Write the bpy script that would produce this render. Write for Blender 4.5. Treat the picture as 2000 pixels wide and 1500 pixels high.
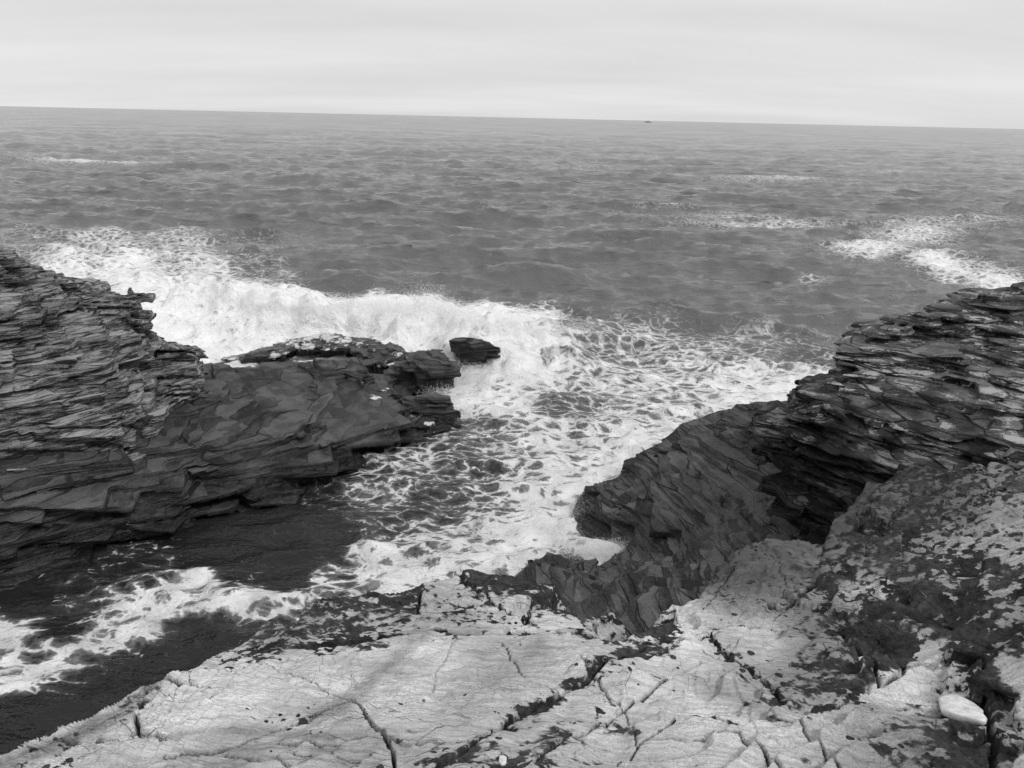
import bpy, math, random
import numpy as np
from mathutils import Vector, Matrix
from mathutils.geometry import delaunay_2d_cdt

for o in list(bpy.data.objects):
    bpy.data.objects.remove(o)
scene = bpy.context.scene
COL = scene.collection
rng = np.random.default_rng(7)
random.seed(7)

# ------------------------------------------------------------------ camera
EYE = 5.5                      # metres above the sea
FPX = 1502.0                   # focal length in pixels of the 2000 px wide photograph
PITCH = math.radians(19.11)
ROLL = math.radians(1.29)
cam_d = bpy.data.cameras.new('camera')
cam = bpy.data.objects.new('camera', cam_d)
COL.objects.link(cam)
r0 = np.array([1., 0, 0]); u0 = np.array([0, math.sin(PITCH), math.cos(PITCH)])
FW = np.array([0, math.cos(PITCH), -math.sin(PITCH)])
RT = math.cos(ROLL)*r0 + math.sin(ROLL)*u0
UP = math.cos(ROLL)*u0 - math.sin(ROLL)*r0
CAM = np.array([0., 0, EYE])
M = Matrix(((RT[0], UP[0], -FW[0], 0), (RT[1], UP[1], -FW[1], 0), (RT[2], UP[2], -FW[2], EYE), (0, 0, 0, 1)))
cam.matrix_world = M
cam_d.sensor_fit = 'HORIZONTAL'; cam_d.sensor_width = 36.0
cam_d.lens = FPX/2000*36.0
cam_d.clip_start = 0.05; cam_d.clip_end = 90000
scene.camera = cam
scene.render.resolution_x = 1024; scene.render.resolution_y = 768

# ------------------------------------------------------------------ sky, sun, exposure
SUN_AZ = math.radians(125)     # from +Y towards +X: light from the right, a little behind the camera
SUN_EL = math.radians(52)
world = bpy.data.worlds.new('World'); scene.world = world; world.use_nodes = True
nt = world.node_tree; nt.nodes.clear()
W = lambda t: nt.nodes.new(t)
out = W('ShaderNodeOutputWorld'); bg = W('ShaderNodeBackground'); bg.inputs['Strength'].default_value = 0.1
sky = W('ShaderNodeTexSky'); sky.sky_type = 'NISHITA'; sky.sun_disc = False
sky.sun_elevation = SUN_EL; sky.sun_rotation = SUN_AZ
bw = W('ShaderNodeRGBToBW'); nt.links.new(sky.outputs[0], bw.inputs[0])
tc = W('ShaderNodeTexCoord')
sep = W('ShaderNodeSeparateXYZ'); nt.links.new(tc.outputs['Generated'], sep.inputs[0])
zc = W('ShaderNodeMath'); zc.operation = 'ADD'; nt.links.new(sep.outputs[2], zc.inputs[0]); zc.inputs[1].default_value = 0.11
zm = W('ShaderNodeMath'); zm.operation = 'MAXIMUM'; nt.links.new(zc.outputs[0], zm.inputs[0]); zm.inputs[1].default_value = 0.05
dx = W('ShaderNodeMath'); dx.operation = 'DIVIDE'; nt.links.new(sep.outputs[0], dx.inputs[0]); nt.links.new(zm.outputs[0], dx.inputs[1])
dy = W('ShaderNodeMath'); dy.operation = 'DIVIDE'; nt.links.new(sep.outputs[1], dy.inputs[0]); nt.links.new(zm.outputs[0], dy.inputs[1])
cmb = W('ShaderNodeCombineXYZ'); nt.links.new(dx.outputs[0], cmb.inputs[0]); nt.links.new(dy.outputs[0], cmb.inputs[1])
mp = W('ShaderNodeMapping'); mp.inputs['Scale'].default_value = (0.22, 0.55, 1); mp.inputs['Rotation'].default_value = (0, 0, 0.12)
nt.links.new(cmb.outputs[0], mp.inputs[0])
nz = W('ShaderNodeTexNoise'); nz.inputs['Scale'].default_value = 0.9; nz.inputs['Detail'].default_value = 5; nz.inputs['Roughness'].default_value = 0.5
nt.links.new(mp.outputs[0], nz.inputs[0])
mr = W('ShaderNodeMapRange'); nt.links.new(nz.outputs[0], mr.inputs[0])
mr.inputs[1].default_value = 0.3; mr.inputs[2].default_value = 0.7; mr.inputs[3].default_value = 6.8; mr.inputs[4].default_value = 8.6
mix = W('ShaderNodeMix'); mix.data_type = 'FLOAT'; mix.inputs[0].default_value = 0.94
nt.links.new(bw.outputs[0], mix.inputs[2]); nt.links.new(mr.outputs[0], mix.inputs[3])
nt.links.new(mix.outputs[0], bg.inputs['Color']); nt.links.new(bg.outputs[0], out.inputs[0])

sun_d = bpy.data.lights.new('sun', 'SUN'); sun_d.energy = 1.5; sun_d.angle = math.radians(10); sun_d.color = (1, 1, 1)
sun = bpy.data.objects.new('sun', sun_d); COL.objects.link(sun)
sdir = Vector((math.sin(SUN_AZ)*math.cos(SUN_EL), math.cos(SUN_AZ)*math.cos(SUN_EL), math.sin(SUN_EL)))
sun.rotation_euler = sdir.to_track_quat('Z', 'Y').to_euler(); sun.location = sdir*60
vs = scene.view_settings; vs.view_transform = 'Standard'; vs.look = 'None'; vs.exposure = 0.0; vs.gamma = 1.0; vs.use_curve_mapping = False

# ------------------------------------------------------------------ pixel <-> world
def ray(u, v):
    d = FW + (u-1000)/FPX*RT - (v-750)/FPX*UP
    return d
def Pz(u, v, z):               # where the pixel's ray meets height z
    d = ray(u, v); t = (z-EYE)/d[2]; return CAM + d*t
def Py(u, v, y):               # where it meets forward distance y
    d = ray(u, v); t = y/d[1]; return CAM + d*t
def project(p):
    q = p - CAM
    zc_ = q @ FW
    zc_ = np.where(zc_ < 0.05, 0.05, zc_)
    return 1000 + FPX*(q @ RT)/zc_, 750 - FPX*(q @ UP)/zc_

# ------------------------------------------------------------------ noise
PERM = rng.permutation(256).astype(np.int32); PERM = np.concatenate([PERM, PERM, PERM])
RV = rng.uniform(-1, 1, 256).astype(np.float32)
def vnoise(x, y, z, seed=0):
    x = np.asarray(x, np.float32); y = np.asarray(y, np.float32); z = np.asarray(z, np.float32)
    xi = np.floor(x); yi = np.floor(y); zi = np.floor(z)
    fx = x-xi; fy = y-yi; fz = z-zi
    xi = (xi.astype(np.int32)+seed*37) & 255; yi = yi.astype(np.int32) & 255; zi = zi.astype(np.int32) & 255
    fx = fx*fx*fx*(fx*(fx*6-15)+10); fy = fy*fy*fy*(fy*(fy*6-15)+10); fz = fz*fz*fz*(fz*(fz*6-15)+10)
    a = PERM[xi]+yi; b = PERM[xi+1]+yi
    aa = PERM[a]+zi; ab = PERM[a+1]+zi; ba = PERM[b]+zi; bb = PERM[b+1]+zi
    def L(i): return RV[PERM[i]]
    x00 = L(aa)+fx*(L(ba)-L(aa)); x10 = L(ab)+fx*(L(bb)-L(ab))
    x01 = L(aa+1)+fx*(L(ba+1)-L(aa+1)); x11 = L(ab+1)+fx*(L(bb+1)-L(ab+1))
    y0_ = x00+fy*(x10-x00); y1_ = x01+fy*(x11-x01)
    return y0_+fz*(y1_-y0_)
def fbm(x, y, z, oct=3, seed=0, gain=.5):
    s = 0; a = 1; f = 1
    for i in range(oct):
        s = s + a*vnoise(x*f+i*17.3, y*f+i*5.1, z*f+i*9.7, seed+i); a *= gain; f *= 2.03
    return s
HT = rng.uniform(0, 1, 65536).astype(np.float32)
def hsh(*a):
    h = np.zeros(np.shape(a[0]), np.int64)
    for i, v in enumerate(a):
        h = (h*73856093 + np.asarray(v, np.int64)*19349663 + 83492791*(i+1)) & 0x7fffffff
        h = (h ^ (h >> 13))
    return HT[h & 65535]

# ------------------------------------------------------------------ mesh helpers
def mesh_obj(name, verts, faces, mat, parent=None, smooth=True, attrs=None):
    me = bpy.data.meshes.new(name)
    verts = np.asarray(verts, np.float32); faces = np.asarray(faces, np.int32)
    n = faces.shape[1]
    me.vertices.add(len(verts)); me.vertices.foreach_set('co', verts.ravel())
    me.loops.add(faces.size); me.loops.foreach_set('vertex_index', faces.ravel())
    me.polygons.add(len(faces)); me.polygons.foreach_set('loop_start', np.arange(0, faces.size, n, dtype=np.int32))
    me.update(calc_edges=True)
    if smooth: me.polygons.foreach_set('use_smooth', np.ones(len(faces), bool))
    for k, a in (attrs or {}).items():
        at = me.attributes.new(k, 'FLOAT', 'POINT'); at.data.foreach_set('value', np.asarray(a, np.float32))
    me.materials.append(mat); me.validate()
    ob = bpy.data.objects.new(name, me); COL.objects.link(ob)
    if parent: ob.parent = parent
    return ob
def submesh(verts, faces, sel, attrs=None):
    f = faces[sel]; idx = np.unique(f); mp_ = np.full(len(verts), -1, np.int64); mp_[idx] = np.arange(len(idx))
    return verts[idx], mp_[f], {k: a[idx] for k, a in (attrs or {}).items()}
def root(name, label=None, cat=None, loc=(0, 0, 0), kind=None, group=None):
    o = bpy.data.objects.new(name, None); COL.objects.link(o); o.location = loc; o.empty_display_size = .2
    tag(o, label, cat, kind, group); return o
def tag(o, label=None, cat=None, kind=None, group=None):
    if label: o['label'] = label
    if cat: o['category'] = cat
    if kind: o['kind'] = kind
    if group: o['group'] = group
    return o

# ------------------------------------------------------------------ materials
class N:
    def __init__(s, name):
        s.m = bpy.data.materials.new(name); s.m.use_nodes = True; s.t = s.m.node_tree; s.t.nodes.clear()
        s.o = s.n('ShaderNodeOutputMaterial'); s.b = s.n('ShaderNodeBsdfPrincipled'); s.l(s.b.outputs[0], s.o.inputs[0])
        s.pos = s.n('ShaderNodeTexCoord').outputs['Object']
    def n(s, t): return s.t.nodes.new(t)
    def l(s, a, b): s.t.links.new(a, b)
    def put(s, sock, v):
        if hasattr(v, 'links') or isinstance(v, bpy.types.NodeSocket): s.l(v, sock)
        else: sock.default_value = v
    def math(s, op, a, b=0.0, clamp=False):
        k = s.n('ShaderNodeMath'); k.operation = op; k.use_clamp = clamp; s.put(k.inputs[0], a); s.put(k.inputs[1], b); return k.outputs[0]
    def mapr(s, v, a, b, c=0., d=1., smooth=False):
        k = s.n('ShaderNodeMapRange'); k.interpolation_type = 'SMOOTHSTEP' if smooth else 'LINEAR'
        s.put(k.inputs[0], v)
        for i, q in enumerate((a, b, c, d)): s.put(k.inputs[i+1], q)
        return k.outputs[0]
    def mix(s, f, a, b):
        k = s.n('ShaderNodeMix'); k.data_type = 'FLOAT'; s.put(k.inputs[0], f); s.put(k.inputs[2], a); s.put(k.inputs[3], b); return k.outputs[0]
    def mapping(s, sc, rot=(0, 0, 0), src=None):
        k = s.n('ShaderNodeMapping'); k.inputs['Scale'].default_value = sc; k.inputs['Rotation'].default_value = rot
        s.l(src or s.pos, k.inputs[0]); return k.outputs[0]
    def noise(s, sc, det=4, rough=.55, dist=0., src=None):
        k = s.n('ShaderNodeTexNoise'); k.inputs['Scale'].default_value = sc; k.inputs['Detail'].default_value = det
        k.inputs['Roughness'].default_value = rough; k.inputs['Distortion'].default_value = dist
        s.l(src or s.pos, k.inputs[0]); return k.outputs
    def warp(s, amt, sc, src=None):
        k = s.n('ShaderNodeTexNoise'); k.inputs['Scale'].default_value = sc; k.inputs['Detail'].default_value = 2; s.l(src or s.pos, k.inputs[0])
        v = s.n('ShaderNodeVectorMath'); v.operation = 'MULTIPLY_ADD'; s.l(k.outputs['Color'], v.inputs[0])
        v.inputs[1].default_value = (amt,)*3; s.l(src or s.pos, v.inputs[2]); return v.outputs[0]
    def vor(s, sc, feat='DISTANCE_TO_EDGE', src=None, rand=1.):
        k = s.n('ShaderNodeTexVoronoi'); k.feature = feat; k.inputs['Scale'].default_value = sc; k.inputs['Randomness'].default_value = rand
        s.l(src or s.pos, k.inputs[0]); return k.outputs
    def attr(s, name):
        k = s.n('ShaderNodeAttribute'); k.attribute_name = name; return k.outputs['Fac']
    def bump(s, h, strength, dist, prev=None):
        k = s.n('ShaderNodeBump'); k.inputs['Strength'].default_value = strength; k.inputs['Distance'].default_value = dist
        s.put(k.inputs['Height'], h)
        if prev: s.l(prev, k.inputs['Normal'])
        return k.outputs[0]
    def grey(s, v): s.l(v, s.b.inputs['Base Color']) if isinstance(v, bpy.types.NodeSocket) else setattr(s.b.inputs['Base Color'], 'default_value', (v, v, v, 1))

def rock_material(name, dark, light, rot=(0, 0, 0), thick=20., flat=3., wet=(.15, .75), black=None, gap=.5, pale=0., plates=1., wav=.05, line=.05, wetdark=.32, wash=False):
    m = N(name)
    w = m.warp(wav, 1.4)
    mp1 = m.mapping((flat, flat, thick), rot, w)
    v1 = m.vor(1., 'F1', mp1); c1 = m.n('ShaderNodeSeparateColor'); m.l(v1['Color'], c1.inputs[0])
    e1 = m.vor(1., 'DISTANCE_TO_EDGE', mp1)[0]
    v2 = m.vor(1., 'F1', m.mapping((flat*3.7, flat*3.7, thick*2.7), rot, w)); c2 = m.n('ShaderNodeSeparateColor'); m.l(v2['Color'], c2.inputs[0])
    mot = m.noise(1.9, 4, .6)[0]; grain = m.noise(34, 3, .7)[0]
    t = m.math('ADD', m.math('MULTIPLY', c1.outputs[0], .3), m.math('MULTIPLY', c2.outputs[0], .25))
    t = m.math('ADD', t, m.math('MULTIPLY', mot, .55)); t = m.math('ADD', t, m.math('MULTIPLY', grain, .45))
    col = m.mapr(t, .48, 1.08, dark, light, True)
    if pale:                                  # dry pale crust on some of the plates
        pf = m.mapr(m.math('ADD', m.math('MULTIPLY', c2.outputs[1], .3), m.math('ADD', mot, m.math('MULTIPLY', grain, .4))), .92, 1.02, 0, 1, True)
        col = m.mix(pf, col, pale)
    vis = m.mapr(m.noise(1.3, 2)[0], .38, .6, .25, 1, True)
    g = m.math('MULTIPLY', m.mapr(e1, .0, line, 1, 0, True), vis)
    col = m.math('MULTIPLY', col, m.mapr(g, 0, 1, 1, 1-gap))
    sp = m.n('ShaderNodeSeparateXYZ'); m.l(m.pos, sp.inputs[0])
    z = m.math('ADD', sp.outputs[2], m.math('MULTIPLY', m.math('SUBTRACT', mot, .5), 1.3))
    if black:                                 # the zone of black lichen above the splash line
        bf = m.mapr(z, black[0], black[1], 1, 0, True); col = m.mix(bf, col, m.math('MULTIPLY', col, black[2]))
    wf = m.mapr(z, wet[0], wet[1], 1, 0, True)
    col = m.math('MULTIPLY', col, m.mapr(wf, 0, 1, 1, wetdark))
    # white water left lying on the rock
    if wash:
        wa = m.attr('wash'); wn = m.math('ADD', m.math('MULTIPLY', m.noise(4.5, 5, .65)[0], .7), m.math('MULTIPLY', m.vor(5., 'DISTANCE_TO_EDGE', m.warp(.2, 3.))[0], -.5))
        wm = m.mapr(m.math('SUBTRACT', wa, wn), -.12, .02, 0, 1, True)
        wm = m.math('MULTIPLY', wm, m.mapr(wa, .02, .1, 0, 1))
        col = m.mix(wm, col, .72)
    m.grey(col); m.put(m.b.inputs['Roughness'], m.mapr(wf, 0, 1, .7, .28))
    m.put(m.b.inputs['Specular IOR Level'], m.mapr(wf, 0, 1, .12, .45))
    h = m.math('ADD', m.math('MULTIPLY', c1.outputs[0], .7*plates), m.math('MULTIPLY', c2.outputs[0], .3*plates))
    h = m.math('ADD', h, m.math('MULTIPLY', grain, .35)); h = m.math('SUBTRACT', h, m.math('MULTIPLY', g, .6))
    h = m.math('ADD', h, m.math('MULTIPLY', m.noise(7, 5, .68)[0], 1.1-.5*plates))
    m.l(m.bump(h, 1., .06), m.b.inputs['Normal'])
    return m.m

# foreground slab: pale rock, black lichen where the 'lichen' attribute lets it grow
def lichen_material():
    m = N('pale_lichen_rock')
    tone = m.attr('tone'); li = m.attr('lichen')
    w = m.warp(.12, 3.)
    fol = m.noise(1., 4, .68, 0, m.mapping((5, 26, 8), (0, 0, .5), w))[0]
    mot = m.noise(2.2, 4, .6)[0]; grain = m.noise(85, 3, .8)[0]; speck = m.noise(260, 2, .6)[0]
    t = m.math('ADD', m.math('MULTIPLY', fol, .4), m.math('MULTIPLY', mot, .6))
    base = m.mapr(t, .32, .66, .6, 1.22)
    base = m.math('MULTIPLY', base, m.math('MULTIPLY', tone, 1.26))
    gm = m.mapr(m.noise(1.1, 3)[0], .42, .62, .12, .85)          # grainy crust only in places
    base = m.math('MULTIPLY', base, m.mix(gm, 1.04, m.mapr(grain, .3, .7, .62, 1.28)))
    base = m.math('MULTIPLY', base, m.mix(gm, 1., m.mapr(speck, .3, .7, .74, 1.22)))
    st_ = m.noise(1., 3, .7, 0, m.mapping((2.2, 60, 8), (0, 0, -.62), w))[0]   # fine striations
    base = m.math('MULTIPLY', base, m.mapr(st_, .35, .62, .78, 1.08))
    ck = m.vor(2.2, src=m.mapping((1, 3.2, 1), (0, 0, -.55), m.warp(.04, 5.)))[0]
    ck2 = m.vor(3.1, src=m.mapping((2.6, 1, 1), (0, 0, .3), m.warp(.05, 6.)))[0]
    cl = m.math('MINIMUM', m.math('MAXIMUM', m.mapr(ck, .0, .011, 0, 1, True), m.mapr(m.noise(1.3, 2)[0], .42, .46, 0, 1, True)), m.math('MAXIMUM', m.mapr(ck2, .0, .009, 0, 1, True), m.mapr(m.noise(1.9, 2)[0], .40, .44, 0, 1, True)))
    base = m.math('MULTIPLY', base, m.mapr(cl, 0, 1, .22, 1))
    base = m.mix(m.attr('crack'), base, .018)
    # lichen: ragged blotches elongated along the foliation
    n1 = m.noise(1., 5, .62, 0, m.mapping((7, 13, 7), (0, 0, .45), w))[0]
    n2 = m.noise(19, 3, .5)[0]
    n = m.math('ADD', m.math('MULTIPLY', n1, .62), m.math('MULTIPLY', n2, .38))
    th = m.mapr(li, 0, 1, .26, .70)
    k = m.math('SUBTRACT', th, n)
    ew = m.mapr(m.noise(2.1, 3)[0], .4, .6, .006, .05)
    f = m.mapr(k, m.math('MULTIPLY', ew, -1.), ew, 0, 1, True)
    spots = m.vor(11, 'F1', m.warp(.05, 9.))[0]
    sf = m.mapr(m.math('ADD', spots, m.math('MULTIPLY', m.noise(1.4, 2)[0], .75)), .47, .455, 0, 1)
    sf = m.math('MULTIPLY', sf, m.mapr(li, .08, .2, 0, 1))
    f = m.math('MAXIMUM', f, sf)
    lc = m.math('MULTIPLY', m.mapr(m.noise(34, 3, .7)[0], .3, .7, .014, .05), m.mapr(m.noise(3.3, 4, .65)[0], .35, .65, .6, 2.2))
    m.grey(m.mix(f, base, lc))
    m.b.inputs['Roughness'].default_value = .8; m.b.inputs['Specular IOR Level'].default_value = .08
    b = m.bump(fol, .8, .04)
    b = m.bump(m.noise(26, 4, .78)[0], .8, .02, b)
    m.l(b, m.b.inputs['Normal'])
    return m.m

MAT_LEFT = rock_material('layered_dark_rock', .01, .36, (-.04, -.14, 0), 30., 1.5, (.3, 1.2), gap=.9)
MAT_SHELF = rock_material('wet_shelf_rock', .018, .13, (.02, -.106, 0), 18., .7, (.2, .75), gap=.6, plates=.4, line=.04, wash=True)
MAT_PLAT = rock_material('wet_platform_rock', .022, .15, (-.12, .39, 0), 16., .7, (.05, .4), gap=.65, plates=.3, line=.03)
MAT_RIGHT = rock_material('lichen_layered_rock', .014, .19, (.02, .05, 0), 24., 1.5, (.3, .8), black=(2.25, 3.0, .14), gap=.85, pale=.4)
MAT_FG = lichen_material()

# ------------------------------------------------------------------ rock masses: signed field + surface nets
def surface_nets(F):
    S = F < 0
    c = [S[i:S.shape[0]-1+i, j:S.shape[1]-1+j, k:S.shape[2]-1+k] for i in (0, 1) for j in (0, 1) for k in (0, 1)]
    any_ = c[0].copy(); all_ = c[0].copy()
    for q in c[1:]: any_ |= q; all_ &= q
    act = any_ & ~all_
    I, J, K = np.nonzero(act)
    vid = np.full(act.shape, -1, np.int32); vid[I, J, K] = np.arange(len(I))
    vals = {}
    for i in (0, 1):
        for j in (0, 1):
            for k in (0, 1): vals[(i, j, k)] = F[I+i, J+j, K+k]
    acc = np.zeros((len(I), 3), np.float32); cnt = np.zeros(len(I), np.float32)
    cs = list(vals)
    for a in range(8):
        for b in range(a+1, 8):
            A, B = np.array(cs[a]), np.array(cs[b])
            if np.abs(A-B).sum() != 1: continue
            fa, fb = vals[cs[a]], vals[cs[b]]
            m_ = (fa < 0) != (fb < 0)
            t = np.where(m_, fa/np.where(m_, fa-fb, 1), 0)
            acc += m_[:, None]*(A[None]+t[:, None]*(B-A)[None]); cnt += m_
    V = np.stack([I, J, K], 1)+acc/cnt[:, None]
    quads = []
    for ax in range(3):
        sl0 = [slice(None)]*3; sl1 = [slice(None)]*3; sl0[ax] = slice(0, -1); sl1[ax] = slice(1, None)
        a = S[tuple(sl0)]; b = S[tuple(sl1)]
        e = np.argwhere(a != b)
        o1, o2 = [(1, 2), (2, 0), (0, 1)][ax]
        ok = (e[:, o1] > 0) & (e[:, o2] > 0) & (e[:, o1] < vid.shape[o1]) & (e[:, o2] < vid.shape[o2])
        e = e[ok]
        def g(d1, d2):
            q = e.copy(); q[:, o1] -= d1; q[:, o2] -= d2; return vid[q[:, 0], q[:, 1], q[:, 2]]
        q = np.stack([g(1, 1), g(0, 1), g(0, 0), g(1, 0)], 1)
        flip = ~a[e[:, 0], e[:, 1], e[:, 2]]
        q[flip] = q[flip][:, ::-1]
        quads.append(q[(q >= 0).all(1)])
    return V, np.concatenate(quads)

def big_parts(n, Q, least):
    lab = np.arange(n); E = np.concatenate([Q[:, [0, 1]], Q[:, [1, 2]], Q[:, [2, 3]]])
    for _ in range(60):
        mn = np.minimum(lab[E[:, 0]], lab[E[:, 1]]); old = lab.copy()
        np.minimum.at(lab, E[:, 0], mn); np.minimum.at(lab, E[:, 1], mn)
        for _k in range(4): lab = lab[lab]
        if (lab == old).all(): break
    c = np.bincount(lab, minlength=n)
    return c[lab[Q[:, 0]]] >= least

def rasterise(P, edges, lo, res, nu, nv, fill):
    """linear interpolation of points (a, b, height) over a Delaunay net, sampled on a grid"""
    r = delaunay_2d_cdt([Vector((p[0], p[1])) for p in P], edges, [], 0, 1e-5)
    tv = np.array([(v.x, v.y) for v in r[0]]); orig = r[3]
    hz = np.array([P[o[0]][2] if len(o) else np.nan for o in orig])
    for i in np.nonzero(np.isnan(hz))[0]:
        d = ((np.array([p[:2] for p in P])-tv[i])**2).sum(1); k_ = np.argsort(d)[:3]; wt = 1/(d[k_]+1e-6)
        hz[i] = (np.array([P[k][2] for k in k_])*wt).sum()/wt.sum()
    G = np.full((nu, nv), fill, np.float32)
    for t in r[2]:
        t = list(t)
        for q in range(1, len(t)-1):
            a, b, c = tv[t[0]], tv[t[q]], tv[t[q+1]]
            mn = np.minimum(np.minimum(a, b), c); mx = np.maximum(np.maximum(a, b), c)
            i0 = max(0, int((mn[0]-lo[0])/res)); i1 = min(nu-1, int((mx[0]-lo[0])/res)+1)
            j0 = max(0, int((mn[1]-lo[1])/res)); j1 = min(nv-1, int((mx[1]-lo[1])/res)+1)
            if i1 < i0 or j1 < j0: continue
            X, Y = np.meshgrid(lo[0]+np.arange(i0, i1+1)*res, lo[1]+np.arange(j0, j1+1)*res, indexing='ij')
            D = (b[1]-c[1])*(a[0]-c[0])+(c[0]-b[0])*(a[1]-c[1])
            if abs(D) < 1e-9: continue
            l1 = ((b[1]-c[1])*(X-c[0])+(c[0]-b[0])*(Y-c[1]))/D
            l2 = ((c[1]-a[1])*(X-c[0])+(a[0]-c[0])*(Y-c[1]))/D
            l3 = 1-l1-l2
            ins = (l1 >= -1e-4) & (l2 >= -1e-4) & (l3 >= -1e-4)
            H = l1*hz[t[0]]+l2*hz[t[q]]+l3*hz[t[q+1]]
            sub = G[i0:i1+1, j0:j1+1]; sub[ins] = H[ins]
    return G
def blur(G, n):
    for _ in range(n):
        G = np.pad(G, 1, 'edge'); G = (G[:-2, 1:-1]+2*G[1:-1, 1:-1]+G[2:, 1:-1])/4
        G = np.pad(G, ((0, 0), (1, 1)), 'edge'); G = (G[:, :-2]+2*G[:, 1:-1]+G[:, 2:])/4
    return G
def sample(G, x, y):
    x = np.clip(x, 0, G.shape[0]-1.001); y = np.clip(y, 0, G.shape[1]-1.001)
    i = x.astype(np.int32); j = y.astype(np.int32); fx = x-i; fy = y-j
    return (G[i, j]*(1-fx)+G[i+1, j]*fx)*(1-fy)+(G[i, j+1]*(1-fx)+G[i+1, j+1]*fx)*fy

def depth_of(p): return (np.asarray(p)-CAM) @ FW
class Rock:
    """A rock mass: its outline and surface distances come from the photograph (every distance from what the rock
    stands on), its body runs back from there; it is then fractured along beds and joints."""
    def __init__(s, outline, ctrl, h=.03, dip=(0, 0, 1), beds=(.05, .16), fold=.15, kt=.9, kj=.6, joint=(.55, .3), strike=.4,
                 bedout=.05, cellout=.04, rough=.03, seed=1, zlo=-.3, thick=1.2, inflate=0., ragged=.03, back=-.42):
        s.seed = seed
        C = np.array(ctrl, float); cu, cv = project(C); ct = depth_of(C)
        # linear radial interpolation of the distances over the picture
        N_ = len(C); A = np.hypot(cu[:, None]-cu[None], cv[:, None]-cv[None])
        K = np.zeros((N_+1, N_+1)); K[:N_, :N_] = A-np.eye(N_)*4.; K[N_, :N_] = K[:N_, N_] = 1
        wts = np.linalg.solve(K, np.r_[ct, 0])
        R_ = 6.; ol = np.array(outline, float); mn = ol.min(0)-60; mx = ol.max(0)+60
        gu = np.arange(mn[0], mx[0], R_); gv = np.arange(mn[1], mx[1], R_)
        UU, VV = np.meshgrid(gu, gv, indexing='ij')
        G = np.full(UU.shape, wts[N_])
        for i in range(N_): G += wts[i]*np.hypot(UU-cu[i], VV-cv[i])
        G = blur(np.clip(G, ct.min()*.9, ct.max()*1.1), 1)
        sd = np.full(UU.shape, 1e9); ins = np.zeros(UU.shape, bool)
        for i in range(len(ol)):
            (x1, y1), (x2, y2) = ol[i], ol[(i+1) % len(ol)]
            L2 = (x2-x1)**2+(y2-y1)**2; t = np.clip(((UU-x1)*(x2-x1)+(VV-y1)*(y2-y1))/L2, 0, 1)
            sd = np.minimum(sd, np.hypot(UU-x1-t*(x2-x1), VV-y1-t*(y2-y1)))
            ins ^= ((y1 > VV) != (y2 > VV)) & (UU < (x2-x1)*(VV-y1)/((y2-y1) or 1e-9)+x1)
        sd = np.where(ins, -sd, sd)
        du, dv = np.gradient(G, R_); kk = 1/np.sqrt(1+np.minimum((du*FPX/G)**2+(dv*FPX/G)**2, 16))
        G = G.astype(np.float32); sd = sd.astype(np.float32); kk = kk.astype(np.float32)
        def base(X):
            q = X-CAM.astype(np.float32); t = np.maximum(q @ FW.astype(np.float32), .1)
            x = (1000+FPX*(q @ RT.astype(np.float32))/t-mn[0])/R_; y = (750-FPX*(q @ UP.astype(np.float32))/t-mn[1])/R_
            g = sample(G, x, y)
            f = (g-t)*sample(kk, x, y)
            return np.maximum(np.maximum(f, sample(sd, x, y)*t/FPX), t-g-thick)
        # bounds
        pts = []
        m_ = sd < 10
        for uu, vv, g in zip(UU[m_][::7], VV[m_][::7], G[m_][::7]):
            d = ray(uu, vv); pts.append(CAM+d*g); pts.append(CAM+d*(g+min(thick, .5)))
        pts = np.array(pts); lo = pts.min(0)-.15; hi = pts.max(0)+.15; lo[2] = max(lo[2], zlo-.1)
        st_ = 4; n = [(int((hi[i]-lo[i])/h/st_)+2)*st_ for i in range(3)]
        ax = [(lo[i]+np.arange(n[i])*h).astype(np.float32) for i in range(3)]
        off = 1.5*h
        cg = np.stack(np.meshgrid(*[a_[::st_]+off for a_ in ax], indexing='ij'), -1).reshape(-1, 3).astype(np.float32)
        Fc = base(cg).reshape([k//st_ for k in n]).astype(np.float32)
        F = Fc.repeat(st_, 0).repeat(st_, 1).repeat(st_, 2)
        I, J, K = np.nonzero(np.abs(F) < .33+2*h)
        X = np.stack([ax[0][I], ax[1][J], ax[2][K]], 1)
        x, y, z = X.T
        dn = np.array(dip, float); dn /= np.linalg.norm(dn)
        t1 = np.array([math.cos(strike), math.sin(strike), 0.]); t1 -= dn*(t1@dn); t1 /= np.linalg.norm(t1); t2 = np.cross(dn, t1)
        rs = np.random.default_rng(seed)
        s.dn = dn; s.fold = fold
        s.bounds = np.cumsum(rs.uniform(beds[0], beds[1], 400)*np.where(rs.random(400) < .12, 2.2, 1)) - 14*(beds[0]+beds[1])/2*8
        sv, bi = s.bed(X)
        b0 = s.bounds[bi].astype(np.float32); b1 = s.bounds[bi+1].astype(np.float32); th = b1-b0; tt = (sv-b0)/th
        e = np.clip(1.2*h/th, .02, .45)
        def saw(q, e): return -(q-.5)*np.clip(np.minimum(q, 1-q)/e, 0, 1)       # pulls to the middle, fades at the borders
        ds = saw(tt, e)*th*kt
        wx = .2*vnoise(x*.9, y*.9, z*.9+3, seed+3); wy = .2*vnoise(x*.9+7, y*.9, z*.9, seed+4)
        ang = (hsh(bi, bi*0+seed)-.5)*.5
        q1 = X@t1.astype(np.float32)+wx; q2 = X@t2.astype(np.float32)+wy
        c_, s_ = np.cos(ang), np.sin(ang); q1, q2 = q1*c_-q2*s_, q1*s_+q2*c_
        jr = q2/joint[1]+hsh(bi, bi*0+seed+5)*9; ri = np.floor(jr); rt = jr-ri
        jl = q1/joint[0]*(.6+.8*hsh(ri, bi, bi*0+2))+hsh(ri, bi)*7; ci = np.floor(jl); ct_ = jl-ci
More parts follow.
